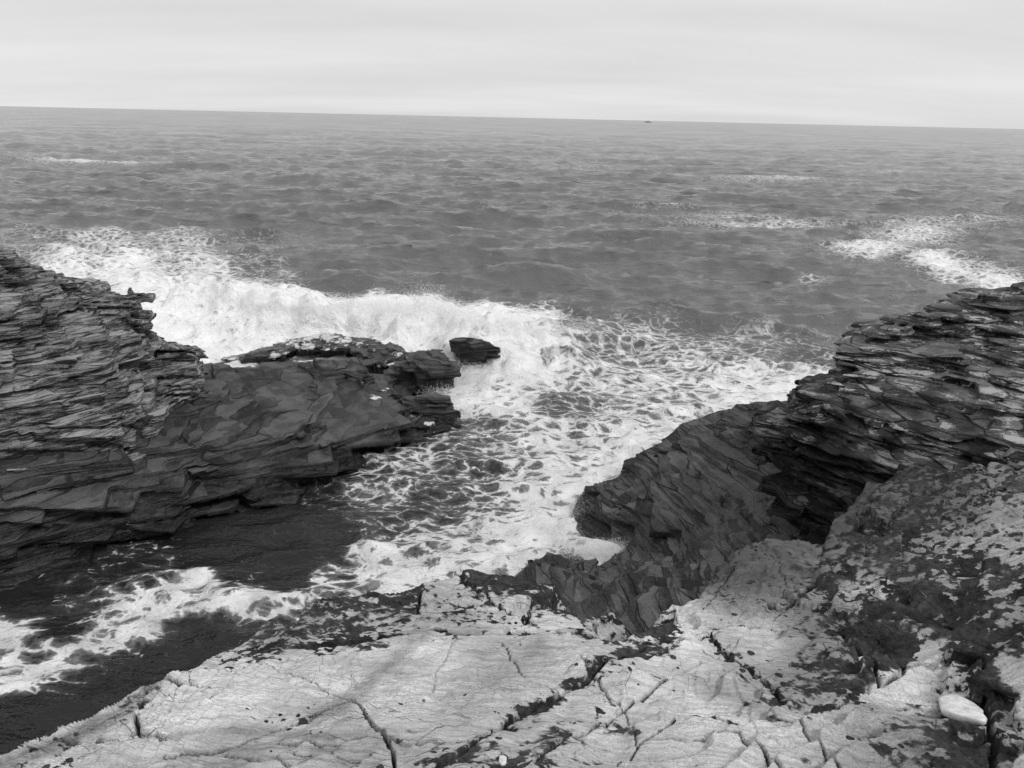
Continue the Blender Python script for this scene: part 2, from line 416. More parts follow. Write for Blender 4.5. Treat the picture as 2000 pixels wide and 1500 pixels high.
        d1 = saw(ct_, 1.2*h/joint[0])*joint[0]*kj; d2 = saw(rt, 1.2*h/joint[1])*joint[1]*kj
        D = ds[:, None]*dn+(d1*c_+d2*s_)[:, None]*t1+(-d1*s_+d2*c_)[:, None]*t2
        f = base((X+D).astype(np.float32))
        edge = np.minimum(np.clip(np.minimum(tt, 1-tt)/e, 0, 1), 1)
        f -= (hsh(bi, bi*0+seed+9)-.5)*2*bedout*edge
        ce = np.clip(np.minimum(np.minimum(ct_, 1-ct_)*joint[0], np.minimum(rt, 1-rt)*joint[1])/(1.2*h), 0, 1)*edge
        f -= (hsh(ci, ri, bi)-.5)*2*cellout*ce
        f += (1-ce)*.006-inflate
        f += rough*fbm(x*1.7, y*1.7, z*2.6, 2, seed+20)+rough*.5*fbm(x*7, y*7, z*16, 2, seed+30)
        f = np.maximum(f, zlo-z)
        F[I, J, K] = f
        F[:1] = F[-1:] = .3; F[:, :1] = .3; F[:, -1:] = .3; F[:, :, :1] = .3
        Vv, Q4 = surface_nets(F)
        s.V = Vv*h+lo; s.Q = Q4
        s.Q = s.Q[big_parts(len(s.V), s.Q, 1500)]
        fc = s.V[s.Q].mean(1)
        nn = np.cross(s.V[s.Q[:, 2]]-s.V[s.Q[:, 0]], s.V[s.Q[:, 3]]-s.V[s.Q[:, 1]]); nn /= np.linalg.norm(nn, axis=1, keepdims=True)+1e-12
        vd = CAM-fc; vd /= np.linalg.norm(vd, axis=1, keepdims=True)
        uu, vv = project(fc)
        ok = (fc[:, 2] > zlo+.06) & (uu > -300) & (uu < 2300) & ((nn*vd).sum(1) > back)
        s.Q = s.Q[ok]; fc = fc[ok]
        s.fbed = s.bed(fc)[1]; s.fc = fc
    def bed(s, X):
        X = np.asarray(X, np.float32)
        sv = X@s.dn.astype(np.float32)+s.fold*vnoise(X[:, 0]*.45, X[:, 1]*.45, X[:, 2]*.3, s.seed+1)+s.fold*.1*vnoise(X[:, 0]*1.6, X[:, 1]*1.6, X[:, 2]*.9, s.seed+2)
        return sv, np.clip(np.searchsorted(s.bounds, sv)-1, 0, len(s.bounds)-2)
    def build(s, name, mat, piece='rock_bed', minf=60, attrs=None, **tags):
        """the mass as beds: every bed a piece of its own, thin ones kept with the one below"""
        ids, cnt = np.unique(s.fbed, return_counts=True)
        mp_ = {}; cur = None; acc = 0
        for i, c in zip(ids, cnt):
            if cur is None or acc >= minf: cur = i; acc = 0
            mp_[i] = cur; acc += c
        g = np.array([mp_[i] for i in s.fbed])
        r = root(name, **tags)
        for i in np.unique(g):
            v, f, at = submesh(s.V, s.Q, g == i, attrs)
            mesh_obj(piece, v, f, mat, r, attrs=at)
        return r
    def single(s, name, mat, loc, **tags):
        o = mesh_obj(name, s.V-np.array(loc), s.Q, mat); o.location = loc; tag(o, **tags); return o

def beyond(p, d, z):           # a point on the far side of p, d metres further from the camera
    q = np.array([p[0], p[1]]); n = q/np.linalg.norm(q); return np.array([p[0]+n[0]*d, p[1]+n[1]*d, z])

TRI = []
def patches(points, su, sv):
    o = np.zeros(pu.shape)
    for u, v, a in points: o = np.maximum(o, a*np.exp(-((pu-u)/su)**2-((pv-v)/sv)**2))
    return o
def field(points, su, sv, default=0., wd=.02):
    num = np.full(pu.shape, default*wd); den = np.full(pu.shape, wd)
    for u, v, a in points:
        w_ = np.exp(-((pu-u)/su)**2-((pv-v)/sv)**2); num += w_*a; den += w_
    return num/den
# ---- left: the shelf and the wall of the inlet below the cliff
shore = [(850, 840), (820, 855), (775, 862), (757, 878), (700, 895), (610, 940), (568, 966), (480, 988), (350, 1035), (250, 1062), (120, 1112), (0, 1165), (-330, 1300)]
outl = [(-330, 880), (100, 810), (300, 750), (372, 735), (379, 708), (408, 709), (440, 722), (472, 727), (514, 719), (568, 719), (586, 713), (634, 709), (688, 709), (718, 730), (757, 742), (751, 754), (761, 770), (720, 774),
        (775, 787), (796, 796), (814, 802), (826, 814), (850, 838)]+[(u, v+26) for u, v in shore]
ct = [Pz(u, v, 0) for u, v in shore]+[Py(u, v+26, Pz(u, v, 0)[1]) for u, v in shore]
ct += [Pz(*q) for q in [(-330, 1100, .7), (0, 1010, .75), (150, 985, .72), (300, 945, .66), (450, 918, .55), (560, 903, .5), (650, 880, .48), (710, 852, .5), (765, 828, .52), (815, 806, .45),
                        (380, 850, .95), (450, 850, .82), (560, 822, .80), (490, 800, .9), (400, 770, 1.05), (400, 705, .95), (440, 735, .85), (600, 760, .68), (650, 800, .62),
                        (730, 790, .58), (690, 770, .62), (790, 795, .5), (472, 724, .66), (560, 718, .68), (640, 710, .82), (690, 711, .82), (757, 745, .55), (760, 770, .4), (720, 772, .5), (655, 775, .6),
                        (250, 900, 1.0), (0, 900, 1.15), (-330, 950, 1.1), (100, 820, 1.5), (300, 760, 1.2)]]
shelf = Rock(outl, ct, h=.028, dip=(.106, .02, 1), beds=(.09, .2), fold=.1, kt=1., kj=.7, joint=(1.2, .6), strike=.5, bedout=.075, cellout=.02, rough=.014, seed=14, thick=1.)
TRI.append(('shelf', len(shelf.Q)*2))
pu, pv = project(shelf.V)
wash = patches([(820, 812, .25), (838, 828, .4), (757, 760, .2), (735, 775, .25)], 14, 5)
shelf.build('rock_shelf', MAT_SHELF, attrs={'wash': wash}, label='dark wet rock shelf below the left cliff running out into the surf', kind='structure')

# ---- left cliff
outl = [(-330, 450), (-20, 497), (19, 498), (5, 505), (23, 512), (46, 521), (58, 532), (88, 533), (120, 539), (134, 549), (155, 549), (185, 558), (192, 572), (225, 579), (253, 579), (282, 573), (277, 588), (264, 598), (268, 618), (261, 625), (275, 634), (273, 646),
        (283, 660), (296, 672), (331, 685), (366, 695), (373, 706), (379, 727), (371, 748), (366, 775), (347, 795), (313, 820), (290, 850), (268, 880), (180, 935), (90, 1000), (0, 1050), (-330, 1170)]
cl = [(-330, 1100, 7.6), (-330, 900, 8.1), (-330, 700, 8.9), (-330, 460, 10.3), (0, 1040, 8.55), (0, 950, 8.75), (0, 850, 9.1), (0, 760, 9.5), (0, 680, 9.85), (0, 600, 10.3), (0, 540, 10.8), (0, 503, 11.1),
      (90, 980, 8.9), (90, 860, 9.3), (90, 740, 9.9), (90, 640, 10.6), (90, 560, 11.4), (60, 532, 11.5), (105, 541, 11.8),
      (180, 930, 9.3), (180, 820, 9.7), (180, 720, 10.4), (180, 640, 11.2), (180, 572, 12.1), (150, 549, 12.1), (185, 559, 12.2),
      (250, 880, 9.75), (240, 790, 10.2), (235, 700, 11.0), (235, 640, 11.6), (230, 582, 12.3), (278, 576, 12.5),
      (262, 612, 12.2), (268, 645, 12.0), (290, 690, 11.8), (335, 700, 11.8), (370, 706, 11.9), (374, 742, 11.75), (360, 775, 11.5), (300, 740, 11.4), (330, 830, 10.7), (320, 780, 11.1)]
lcliff = Rock(outl, [Py(*q) for q in cl], h=.027, dip=(.14, -.04, 1), beds=(.05, .13), fold=.26, kt=1., kj=.5, joint=(1.0, .4), strike=.55, bedout=.1, cellout=.03, rough=.02, seed=23, zlo=.3, thick=1.6, inflate=.02)
TRI.append(('lcliff', len(lcliff.Q)*2))
lcliff.build('cliff', MAT_LEFT, label='dark thinly layered cliff with an overhanging lip at the left edge', kind='structure')

# ---- outer ledge beyond the shelf
outl = [(445, 699), (500, 686), (541, 680), (575, 664), (610, 652), (650, 655), (685, 662), (745, 665), (770, 678), (787, 691), (826, 688), (847, 682), (868, 697), (893, 706), (893, 718), (880, 738), (868, 756), (858, 790), (805, 772), (769, 748), (752, 730), (715, 705), (688, 690), (620, 686), (560, 693), (520, 703), (460, 706)]
ct = [Pz(*q) for q in [(445, 697, .1), (500, 688, .22), (541, 682, .26), (610, 655, .18), (685, 664, .32), (745, 667, .44), (787, 691, .55), (826, 688, .72), (847, 684, .78), (868, 697, .75), (892, 706, .7),
                       (892, 718, .6), (868, 756, .18), (857, 774, 0), (805, 762, .05), (769, 743, .18), (754, 728, .3), (690, 690, .34), (620, 700, .2), (560, 705, .12), (480, 706, .05), (800, 712, .64), (850, 705, .72), (720, 685, .42)]]+[Pz(857, 774, 0)-np.array([0, 0, .3]), Pz(805, 762, 0)-np.array([0, 0, .3])]
ledge = Rock(outl, ct, h=.032, dip=(-.05, .05, 1), beds=(.06, .13), fold=.15, kt=.9, kj=.6, joint=(.7, .35), strike=.3, bedout=.04, cellout=.04, rough=.03, seed=31, thick=.9, zlo=-.2)
TRI.append(('ledge', len(ledge.Q)*2))
pu, pv = project(ledge.V)
wash = patches([(450, 697, .25), (575, 668, .3), (610, 658, .36), (640, 658, .34), (670, 664, .3), (600, 676, .3), (540, 694, .28), (640, 680, .2), (700, 672, .2), (778, 690, .25), (760, 712, .15), (730, 690, .12), (870, 760, .12), (820, 735, .1)], 26, 10)
ledge.build('outer_ledge', MAT_SHELF, attrs={'wash': wash}, label='low foam-washed ledge of dark rock just beyond the shelf', kind='structure')

# ---- single sea rocks
def sea_rock(name, outl, inner, label, seed, h=.025, dip=(0, .1, 1)):
    """outl: the whole outline as seen, (u, v, z); inner: points on the face towards the camera"""
    ct = [Pz(*q) for q in outl+inner]; po = [Pz(*q) for q in outl]
    ct += [p-np.array([0, 0, .3]) for p in po if p[2] < .06]
    cx = np.mean([p[:2] for p in po], 0)
    rk = Rock([(q[0], q[1]+(18 if q[2] < .06 else 0)) for q in outl], ct, h=h, dip=dip, beds=(.06, .12), fold=.1, kt=.8, kj=.5, joint=(.35, .22), strike=.2, bedout=.035, cellout=.04, rough=.03, seed=seed, inflate=.015, thick=.9, zlo=-.2)
    TRI.append((name, len(rk.Q)*2))
    return rk.single(name, MAT_SHELF, (float(cx[0]), float(cx[1]), 0.), label=label, cat='rock', group='rocks standing in the surf')
sea_rock('sea_rock', [(880, 664, .86), (916, 661, .9), (955, 670, .82), (974, 686, .58), (968, 708, 0), (940, 717, 0), (898, 721, 0), (895, 694, .4)], [(930, 682, .72), (900, 678, .72), (940, 700, .35)],
         'dark craggy rock standing alone in the white surf beyond the ledge', 41)
sea_rock('sea_rock', [(776, 779, .5), (844, 775, .6), (880, 780, .58), (884, 799, .36), (904, 815, .05), (892, 830, 0), (856, 838, 0), (822, 812, .3)], [(850, 795, .45), (830, 788, .5), (870, 815, .22)],
         'low dark block at the tip of the left shelf washed by foam', 47)

# ---- right: the mid-level platform
outl = [(1115, 1045), (1119, 1035), (1145, 991), (1162, 960), (1180, 952), (1215, 945), (1225, 928), (1250, 900), (1295, 872), (1348, 830), (1390, 812), (1425, 808), (1460, 791), (1512, 797), (1547, 791), (1640, 800), (1700, 1000), (1660, 1100), (1420, 1210), (1340, 1270), (1000, 1240), (975, 1160), (1012, 1125), (1060, 1088), (1100, 1092), (1138, 1098), (1170, 1108), (1205, 1090), (1235, 1068), (1195, 1064), (1160, 1066), (1130, 1062)]
ct = [Pz(*q) for q in [(1119, 1035, .05), (1145, 991, .2), (1162, 960, .4), (1215, 945, .5), (1225, 928, .55), (1250, 900, .7), (1295, 872, .9), (1348, 830, 1.2), (1390, 812, 1.35), (1425, 808, 1.4), (1460, 791, 1.55), (1512, 797, 1.55), (1560, 790, 1.6), (1640, 800, 1.6),
       (1300, 950, .85), (1400, 900, 1.1), (1500, 880, 1.3), (1300, 1000, .65), (1450, 1000, .95), (1560, 1010, 1.2), (1200, 1000, .5), (1185, 1058, .05), (1225, 1066, .12), (1290, 1070, .5), (1400, 1060, .95), (1520, 1060, 1.1), (1130, 1060, -.05),
       (1150, 1125, .5), (1012, 1128, .25), (1250, 1160, .85), (1340, 1165, 1.1), (1060, 1090, .45), (1138, 1100, .5), (1230, 1100, .45), (1400, 1180, 1.2), (1640, 950, 1.4), (1000, 1180, .4), (1200, 1220, .8), (1660, 1080, 1.3)]]
plat = Rock(outl, ct, h=.025, dip=(-.41, -.12, 1), beds=(.06, .14), fold=.12, kt=.85, kj=.35, joint=(1.3, .6), strike=-.5, bedout=.025, cellout=.015, rough=.035, seed=54, thick=1.)
TRI.append(('plat', len(plat.Q)*2))
plat.build('rock_platform', MAT_PLAT, label='dark sloping rock platform between the surf and the right cliff', kind='structure')

# ---- right cliff
rc = [(2330, 530, 9.6), (2000, 563, 9.4), (1961, 573, 9.35), (1916, 576, 9.3), (1874, 590, 9.2), (1832, 617, 9.0), (1760, 626, 8.8), (1706, 644, 8.6), (1700, 671, 8.5), (1667, 692, 8.4), (1644, 726, 8.25), (1598, 757, 8.1), (1574, 779, 8.0), (1547, 798, 7.9), (1520, 818, 7.8)]
fa = [(1520, 863, 7.7), (1523, 888, 7.62), (1568, 928, 7.3), (1620, 850, 7.45), (1600, 900, 7.3), (1650, 960, 6.95), (1700, 1000, 6.6), (1680, 880, 7.1), (1700, 800, 7.6), (1750, 850, 7.1), (1780, 930, 6.6), (1760, 1000, 6.2),
      (1800, 760, 7.8), (1720, 740, 8.1), (1850, 820, 7.2), (1900, 700, 8.4), (1800, 680, 8.5), (1950, 620, 9.0), (1900, 900, 6.6), (1860, 960, 6.2), (1980, 800, 7.2), (1990, 900, 6.3), (1990, 980, 5.7), (1990, 700, 8.2), (1850, 1030, 5.7),
      (1640, 1010, 6.8), (1580, 980, 7.15), (1529, 950, 7.3), (1529, 985, 7.2), (1700, 1060, 6.0), (2330, 700, 8.3), (2330, 850, 6.9), (2330, 1000, 5.5)]
outl = [(2330, 525), (2000, 563), (1961, 573), (1916, 575), (1874, 590), (1832, 617), (1760, 626), (1706, 644), (1700, 671), (1667, 692), (1652, 701), (1655, 716), (1644, 726), (1622, 737), (1598, 752), (1596, 762), (1574, 779), (1547, 798), (1520, 816), (1518, 840), (1520, 863), (1523, 884), (1568, 923), (1574, 940), (1529, 944), (1527, 983), (1560, 1023), (1600, 1065), (1700, 1085), (1780, 1030), (1900, 1000), (2330, 1010)]
rcliff = Rock(outl, [Py(*q) for q in rc+fa], h=.024, dip=(-.05, .02, 1), beds=(.05, .12), fold=.14, kt=1., kj=.5, joint=(1.0, .4), strike=-.7, bedout=.09, cellout=.05, rough=.018, seed=61, zlo=.6, thick=1.4, inflate=.01)
TRI.append(('rcliff', len(rcliff.Q)*2))
rcliff.build('cliff', MAT_RIGHT, label='steep layered cliff with pale lichen patches at the right edge', kind='structure')

# ------------------------------------------------------------------ foreground slabs (fan-shaped height sheet, split along its cracks)
fg = [  # (u, v, forward y)
    (-150, 1530, 2.3), (0, 1488, 2.5), (120, 1440, 2.7), (250, 1372, 3.0), (300, 1335, 3.1), (430, 1292, 3.3), (520, 1275, 3.4), (610, 1262, 3.45), (690, 1250, 3.5), (830, 1226, 3.6), (950, 1232, 3.55), (1100, 1240, 3.5), (1200, 1250, 3.5), (1290, 1255, 3.45),
    (450, 1270, 3.75), (560, 1215, 4.0), (620, 1172, 4.3), (720, 1160, 4.45), (825, 1158, 4.5), (830, 1145, 4.6), (900, 1122, 4.75), (940, 1117, 4.8), (1010, 1130, 4.75), (1100, 1150, 4.6), (1200, 1180, 4.4), (1290, 1200, 4.2), (1320, 1215, 4.0),
    (1000, 1180, 4.1), (1100, 1200, 3.95), (800, 1200, 3.95), (700, 1220, 3.8),
    (1330, 1190, 4.0), (1380, 1150, 4.45), (1420, 1105, 4.9), (1470, 1062, 5.4), (1560, 1056, 5.45), (1640, 1056, 5.5), (1660, 1045, 5.5), (1708, 990, 6.0), (1740, 940, 6.5),
    (1500, 1140, 4.5), (1620, 1130, 4.55), (1600, 1180, 4.1), (1480, 1190, 4.05), (1700, 1100, 4.9), (1780, 1040, 5.3), (1850, 1000, 5.6), (1950, 980, 5.7), (2050, 960, 5.8),
    (1750, 1150, 4.3), (1850, 1120, 4.5), (1980, 1100, 4.4), (1950, 1050, 4.9),
    (1400, 1260, 3.5), (1550, 1260, 3.5), (1650, 1270, 3.4), (1750, 1240, 3.65), (1850, 1200, 3.85), (1960, 1200, 3.7), (2050, 1180, 3.6),
    (1720, 1340, 2.95), (1800, 1295, 3.2), (1850, 1365, 2.85), (1930, 1300, 3.05), (2020, 1300, 2.85), (1900, 1420, 2.55), (2020, 1420, 2.4), (1980, 1500, 2.15), (1940, 1350, 2.8),
    (1400, 1380, 2.75), (1550, 1350, 2.85), (1200, 1350, 2.8), (1000, 1380, 2.65), (800, 1380, 2.7), (600, 1340, 2.9), (450, 1350, 2.85), (1300, 1480, 2.25), (1600, 1480, 2.2), (1000, 1490, 2.15), (700, 1490, 2.2), (400, 1480, 2.3), (200, 1490, 2.35),
    (-150, 1700, 1.6), (400, 1700, 1.55), (1000, 1700, 1.5), (1600, 1700, 1.5), (2150, 1700, 1.6), (2150, 1500, 2.1), (2200, 1250, 3.1), (2200, 1050, 4.6), (2250, 950, 5.8), (3000, 1700, 1.7), (3100, 1400, 2.3), (3100, 1200, 3.0), (3000, 1000, 4.4), (2900, 850, 5.9)]
pts = [Py(*q) for q in fg]
edge_back = [(-150, 1530, 2.3), (0, 1488, 2.5), (120, 1440, 2.7), (250, 1372, 3.0), (450, 1270, 3.75), (560, 1215, 4.0), (620, 1172, 4.3), (720, 1160, 4.45), (830, 1145, 4.6), (940, 1117, 4.8), (1010, 1130, 4.75), (1100, 1150, 4.6), (1200, 1180, 4.4), (1290, 1200, 4.2),
             (1330, 1190, 4.0), (1380, 1150, 4.45), (1420, 1105, 4.9), (1470, 1062, 5.4), (1560, 1056, 5.45), (1640, 1056, 5.5), (1708, 990, 6.0), (1740, 940, 6.5)]
for i, q in enumerate(edge_back):
    p = Py(*q)
    if i < 4: o = np.array([-.35, .25, 0]); o2 = np.array([-.9, .7, 0])
    elif i < 14: o = np.array([-.03, .22, 0]); o2 = np.array([-.1, .9, 0])
    else: o = np.array([-.2, .15, 0]); o2 = np.array([-.6, .45, 0])
    pts.append(p+o-np.array([0, 0, .7])); pts.append(np.array([p[0]+o2[0], p[1]+o2[1], .4]))
FR = .02; lo = np.array([-5., .8]); nu, nv = int(15/FR), int(7.5/FR)
G = blur(rasterise([tuple(p) for p in pts], [], lo, FR, nu, nv, .3), 3)

# cracks and steps as polylines in the photograph (u, v), depth, half width (metres)
SURF = [(np.array([q[0], q[1]]), q[2]) for q in fg]
FGP = np.array([[q[0], q[1]] for q in fg], float); FGY = np.array([q[2] for q in fg])
def onfg(u, v):                # march the pixel's ray onto the height sheet
    d = ray(u, v); t = np.linspace(1.2, 9, 1600); X = CAM+np.outer(t, d)
    hgt = sample(G, (X[:, 0]-lo[0])/FR, (X[:, 1]-lo[1])/FR); hit = X[:, 2] < hgt; hit &= hgt > 1.5
    i = np.argmax(hit) if hit.any() else np.argmin(np.where(hgt > 1.5, X[:, 2]-hgt, 99))
    return X[i]
cracks = [
    ([(690, 1372), (720, 1410), (745, 1435), (765, 1470), (778, 1510)], .09, .014), ([(745, 1445), (820, 1455), (880, 1450), (950, 1430), (1010, 1400)], .06, .012),
    ([(1010, 1400), (1080, 1360), (1150, 1320), (1200, 1290), (1260, 1262)], .05, .02), ([(945, 1440), (900, 1475), (850, 1500)], .05, .02),
    ([(690, 1372), (600, 1400), (500, 1430), (420, 1455), (300, 1490)], .03, .012),
    ([(980, 1250), (1005, 1285), (1025, 1330)], .02, .006), ([(400, 1345), (330, 1330), (285, 1345), (262, 1400), (270, 1445)], .05, .012), ([(270, 1445), (320, 1448)], .08, .016),
    ([(830, 1226), (950, 1232), (1100, 1240), (1290, 1255)], .06, .018), ([(430, 1292), (520, 1275), (610, 1262), (700, 1248), (830, 1226)], .08, .02),
    ([(900, 1122), (950, 1165), (1000, 1200), (1040, 1222)], .05, .016), ([(1020, 1225), (1060, 1190), (1080, 1170)], .05, .016), ([(825, 1160), (815, 1200)], .06, .02),
    ([(1370, 1235), (1430, 1280), (1500, 1320), (1530, 1370)], .05, .016), ([(1380, 1225), (1500, 1225), (1620, 1230)], .04, .012), ([(1320, 1270), (1400, 1240)], .03, .01),
    ([(1620, 1130), (1560, 1170), (1500, 1190)], .05, .016), ([(1330, 1400), (1440, 1410), (1560, 1408), (1700, 1380)], .025, .01), ([(1300, 1440), (1440, 1433), (1530, 1495)], .03, .01),
    ([(1460, 1060), (1400, 1160), (1370, 1200)], .02, .008), ([(1730, 1380), (1820, 1372), (1920, 1372)], .1, .03), ([(1790, 1240), (1800, 1270), (1780, 1300), (1720, 1345)], .12, .035),
    ([(1915, 1280), (1925, 1350), (1930, 1440), (1950, 1520)], .06, .02), ([(1760, 1215), (1800, 1240)], .12, .03), ([(1940, 1170), (1960, 1250), (1990, 1290)], .06, .02), ([(1770, 1140), (1850, 1128), (1930, 1170)], .08, .03),
    ([(1660, 1050), (1640, 1110), (1600, 1150), (1540, 1180)], .08, .025), ([(430, 1460), (500, 1470), (560, 1490)], .04, .01), ([(540, 1440), (620, 1455), (700, 1450)], .03, .01), ([(560, 1470), (650, 1478), (720, 1482)], .025, .009),
    ([(1040, 1500), (1120, 1440), (1200, 1390), (1300, 1330), (1370, 1290)], .04, .012), ([(1180, 1500), (1260, 1440), (1330, 1400)], .03, .01), ([(1560, 1408), (1600, 1450), (1650, 1510)], .03, .01), ([(1130, 1290), (1180, 1340), (1230, 1400), (1250, 1450)], .02, .007),
    ([(0, 1500), (120, 1455), (270, 1445)], .04, .012), ([(430, 1292), (520, 1300), (600, 1330), (690, 1372)], .012, .006), ([(900, 1240), (860, 1300), (840, 1360)], .01, .005), ([(1640, 1230), (1700, 1290), (1720, 1345)], .06, .016), ([(1480, 1062), (1520, 1110), (1560, 1170)], .02, .007), ([(1400, 1110), (1500, 1100), (1620, 1105)], .025, .008), ([(1380, 1150), (1480, 1140), (1600, 1150)], .03, .009)]
LINEL = {2: (.45, .085), 3: (.42, .08), 8: (.4, .03), 9: (.7, .03), 10: (.5, .025), 11: (.55, .03), 12: (.5, .03), 13: (.5, .05), 14: (.35, .03), 17: (.4, .03)}
CR = [([onfg(*q)[:2] for q in c[0]], c[1], c[2]) for c in cracks]

aa = np.concatenate([np.linspace(-1.25, -.86, 24)[:-1], np.linspace(-.86, .88, 730), np.linspace(.88, 1.7, 50)[1:]]); NCOL = len(aa); NROW = 400; yy = 1.55*np.exp(np.linspace(0, math.log(6.9/1.55), NROW))
AA, YY = np.meshgrid(aa, yy, indexing='ij'); XX = AA*YY*1.0
def fgheight(x, y):
    ex = .05*vnoise(x*4, y*4, x*0, 141)+.03*vnoise(x*11, y*11, x*0, 142); ey = .05*vnoise(x*4+9, y*4, x*0, 143)+.03*vnoise(x*11+5, y*11, x*0, 144)
    z0 = sample(G, (x+ex-lo[0])/FR, (y+ey-lo[1])/FR).astype(np.float32)
    # thin foliation steps: beds dip to the left and away from the camera
    s = z0+.18*x-.05*y+.06*fbm(x*1.3, y*1.3, z0*0, 3, 70)
    q = s/.085; qi = np.floor(q); t = q-qi
    st = np.clip((t-.5)/.08+.5, 0, 1)-t
    amp = np.clip(.5+.9*vnoise(x*1.1+4, y*1.1, x*0, 77), 0, 1)
    z = z0+st*.06*amp
    q = (z0+.35*x+.12*y)/.034+.5*fbm(x*2, y*2, x*0, 2, 151); t = q-np.floor(q)
    z += (np.clip((t-.5)/.14+.5, 0, 1)-t)*.013*np.clip(.3+1.1*vnoise(x*1.4+8, y*1.4, x*0, 152), 0, 1)
    z += .030*fbm(x*2.2, y*2.2, x*0, 3, 80)
    # angular facets, bolder towards the broken rock on the right
    rg = np.clip((x-.25*y+.1)/1.2, .12, 1)*np.clip(.6+.8*vnoise(x*.8, y*.8+5, x*0, 78), .25, 1.2)
    for cs, am in ((.42, .11), (.19, .04)):
        wx_ = x/cs*1.25+.35*vnoise(x*3, y*3, x*0, 131); wy_ = y/cs+.35*vnoise(x*3+5, y*3, x*0, 132)
        bx_ = np.floor(wx_); by_ = np.floor(wy_); bd = np.full(x.shape, 9.); fv = np.zeros(x.shape)
        for i in (-1, 0, 1):
            for j in (-1, 0, 1):
                cx_ = bx_+i+hsh(bx_+i, by_+j, bx_*0+1); cy_ = by_+j+hsh(bx_+i, by_+j, bx_*0+2)
                dd = (wx_-cx_)**2+(wy_-cy_)**2; nr_ = dd < bd; bd = np.where(nr_, dd, bd)
                val = (hsh(bx_+i, by_+j, bx_*0+3)-.5)+1.1*(hsh(bx_+i, by_+j, bx_*0+4)-.5)*(wx_-cx_)+1.1*(hsh(bx_+i, by_+j, bx_*0+5)-.5)*(wy_-cy_)
                fv = np.where(nr_, val, fv)
        z = z+am*rg*fv*(1+.25*np.maximum(y-2.5, 0))
    c, s_ = math.cos(.5), math.sin(.5)
    z += .009*fbm((x*c+y*s_)*6, (-x*s_+y*c)*20, x*0, 3, 90)
    z += .004*fbm(x*32, y*32, x*0, 2, 95)
    return z
ZZ = fgheight(XX, YY)
wxn = .012*fbm(XX*6, YY*6, XX*0, 2, 101); wyn = .012*fbm(XX*6+9, YY*6, XX*0, 2, 105)
groove = np.zeros_like(ZZ); crk = np.zeros_like(ZZ); CL = np.zeros_like(ZZ)
for nc_, (poly, dep, hw) in enumerate(CR):
    best = np.full(XX.shape, 9., np.float32)
    for a, b in zip(poly[:-1], poly[1:]):
        d = b-a; L2 = d@d
        t = np.clip(((XX+wxn-a[0])*d[0]+(YY+wyn-a[1])*d[1])/L2, 0, 1)
        best = np.minimum(best, np.hypot(XX+wxn-a[0]-t*d[0], YY+wyn-a[1]-t*d[1]))
    wvar = np.maximum(hw*.62*(1+.8*vnoise(XX*5, YY*5, XX*0, 111)), .004)
    CL = np.maximum(CL, LINEL.get(nc_, (0, .03))[0]*np.exp(-(best/LINEL.get(nc_, (0, .03))[1])**2))
    prf = np.clip(1-best/wvar/1.2, 0, 1)
    groove = np.maximum(groove, dep*prf**.7); crk = np.maximum(crk, np.clip(prf*2.4-.4, 0, 1)*min(1., dep/.022))
ZZ = ZZ-groove; CK = crk.ravel()
pu, pv = project(np.stack([XX, YY, sample(G, (XX-lo[0])/FR, (YY-lo[1])/FR)], -1).reshape(-1, 3)); pu = pu.reshape(XX.shape); pv = pv.reshape(XX.shape)
ZZ = ZZ-.25*np.clip((pu-1770)/40, 0, 1)*np.clip((1225-pv)/30, 0, 1)
FV = np.stack([XX, YY, ZZ], -1).reshape(-1, 3)
ii = np.arange(NCOL*NROW).reshape(NCOL, NROW)
FQ = np.stack([ii[:-1, :-1], ii[1:, :-1], ii[1:, 1:], ii[:-1, 1:]], -1).reshape(-1, 4)
pu, pv = project(FV)
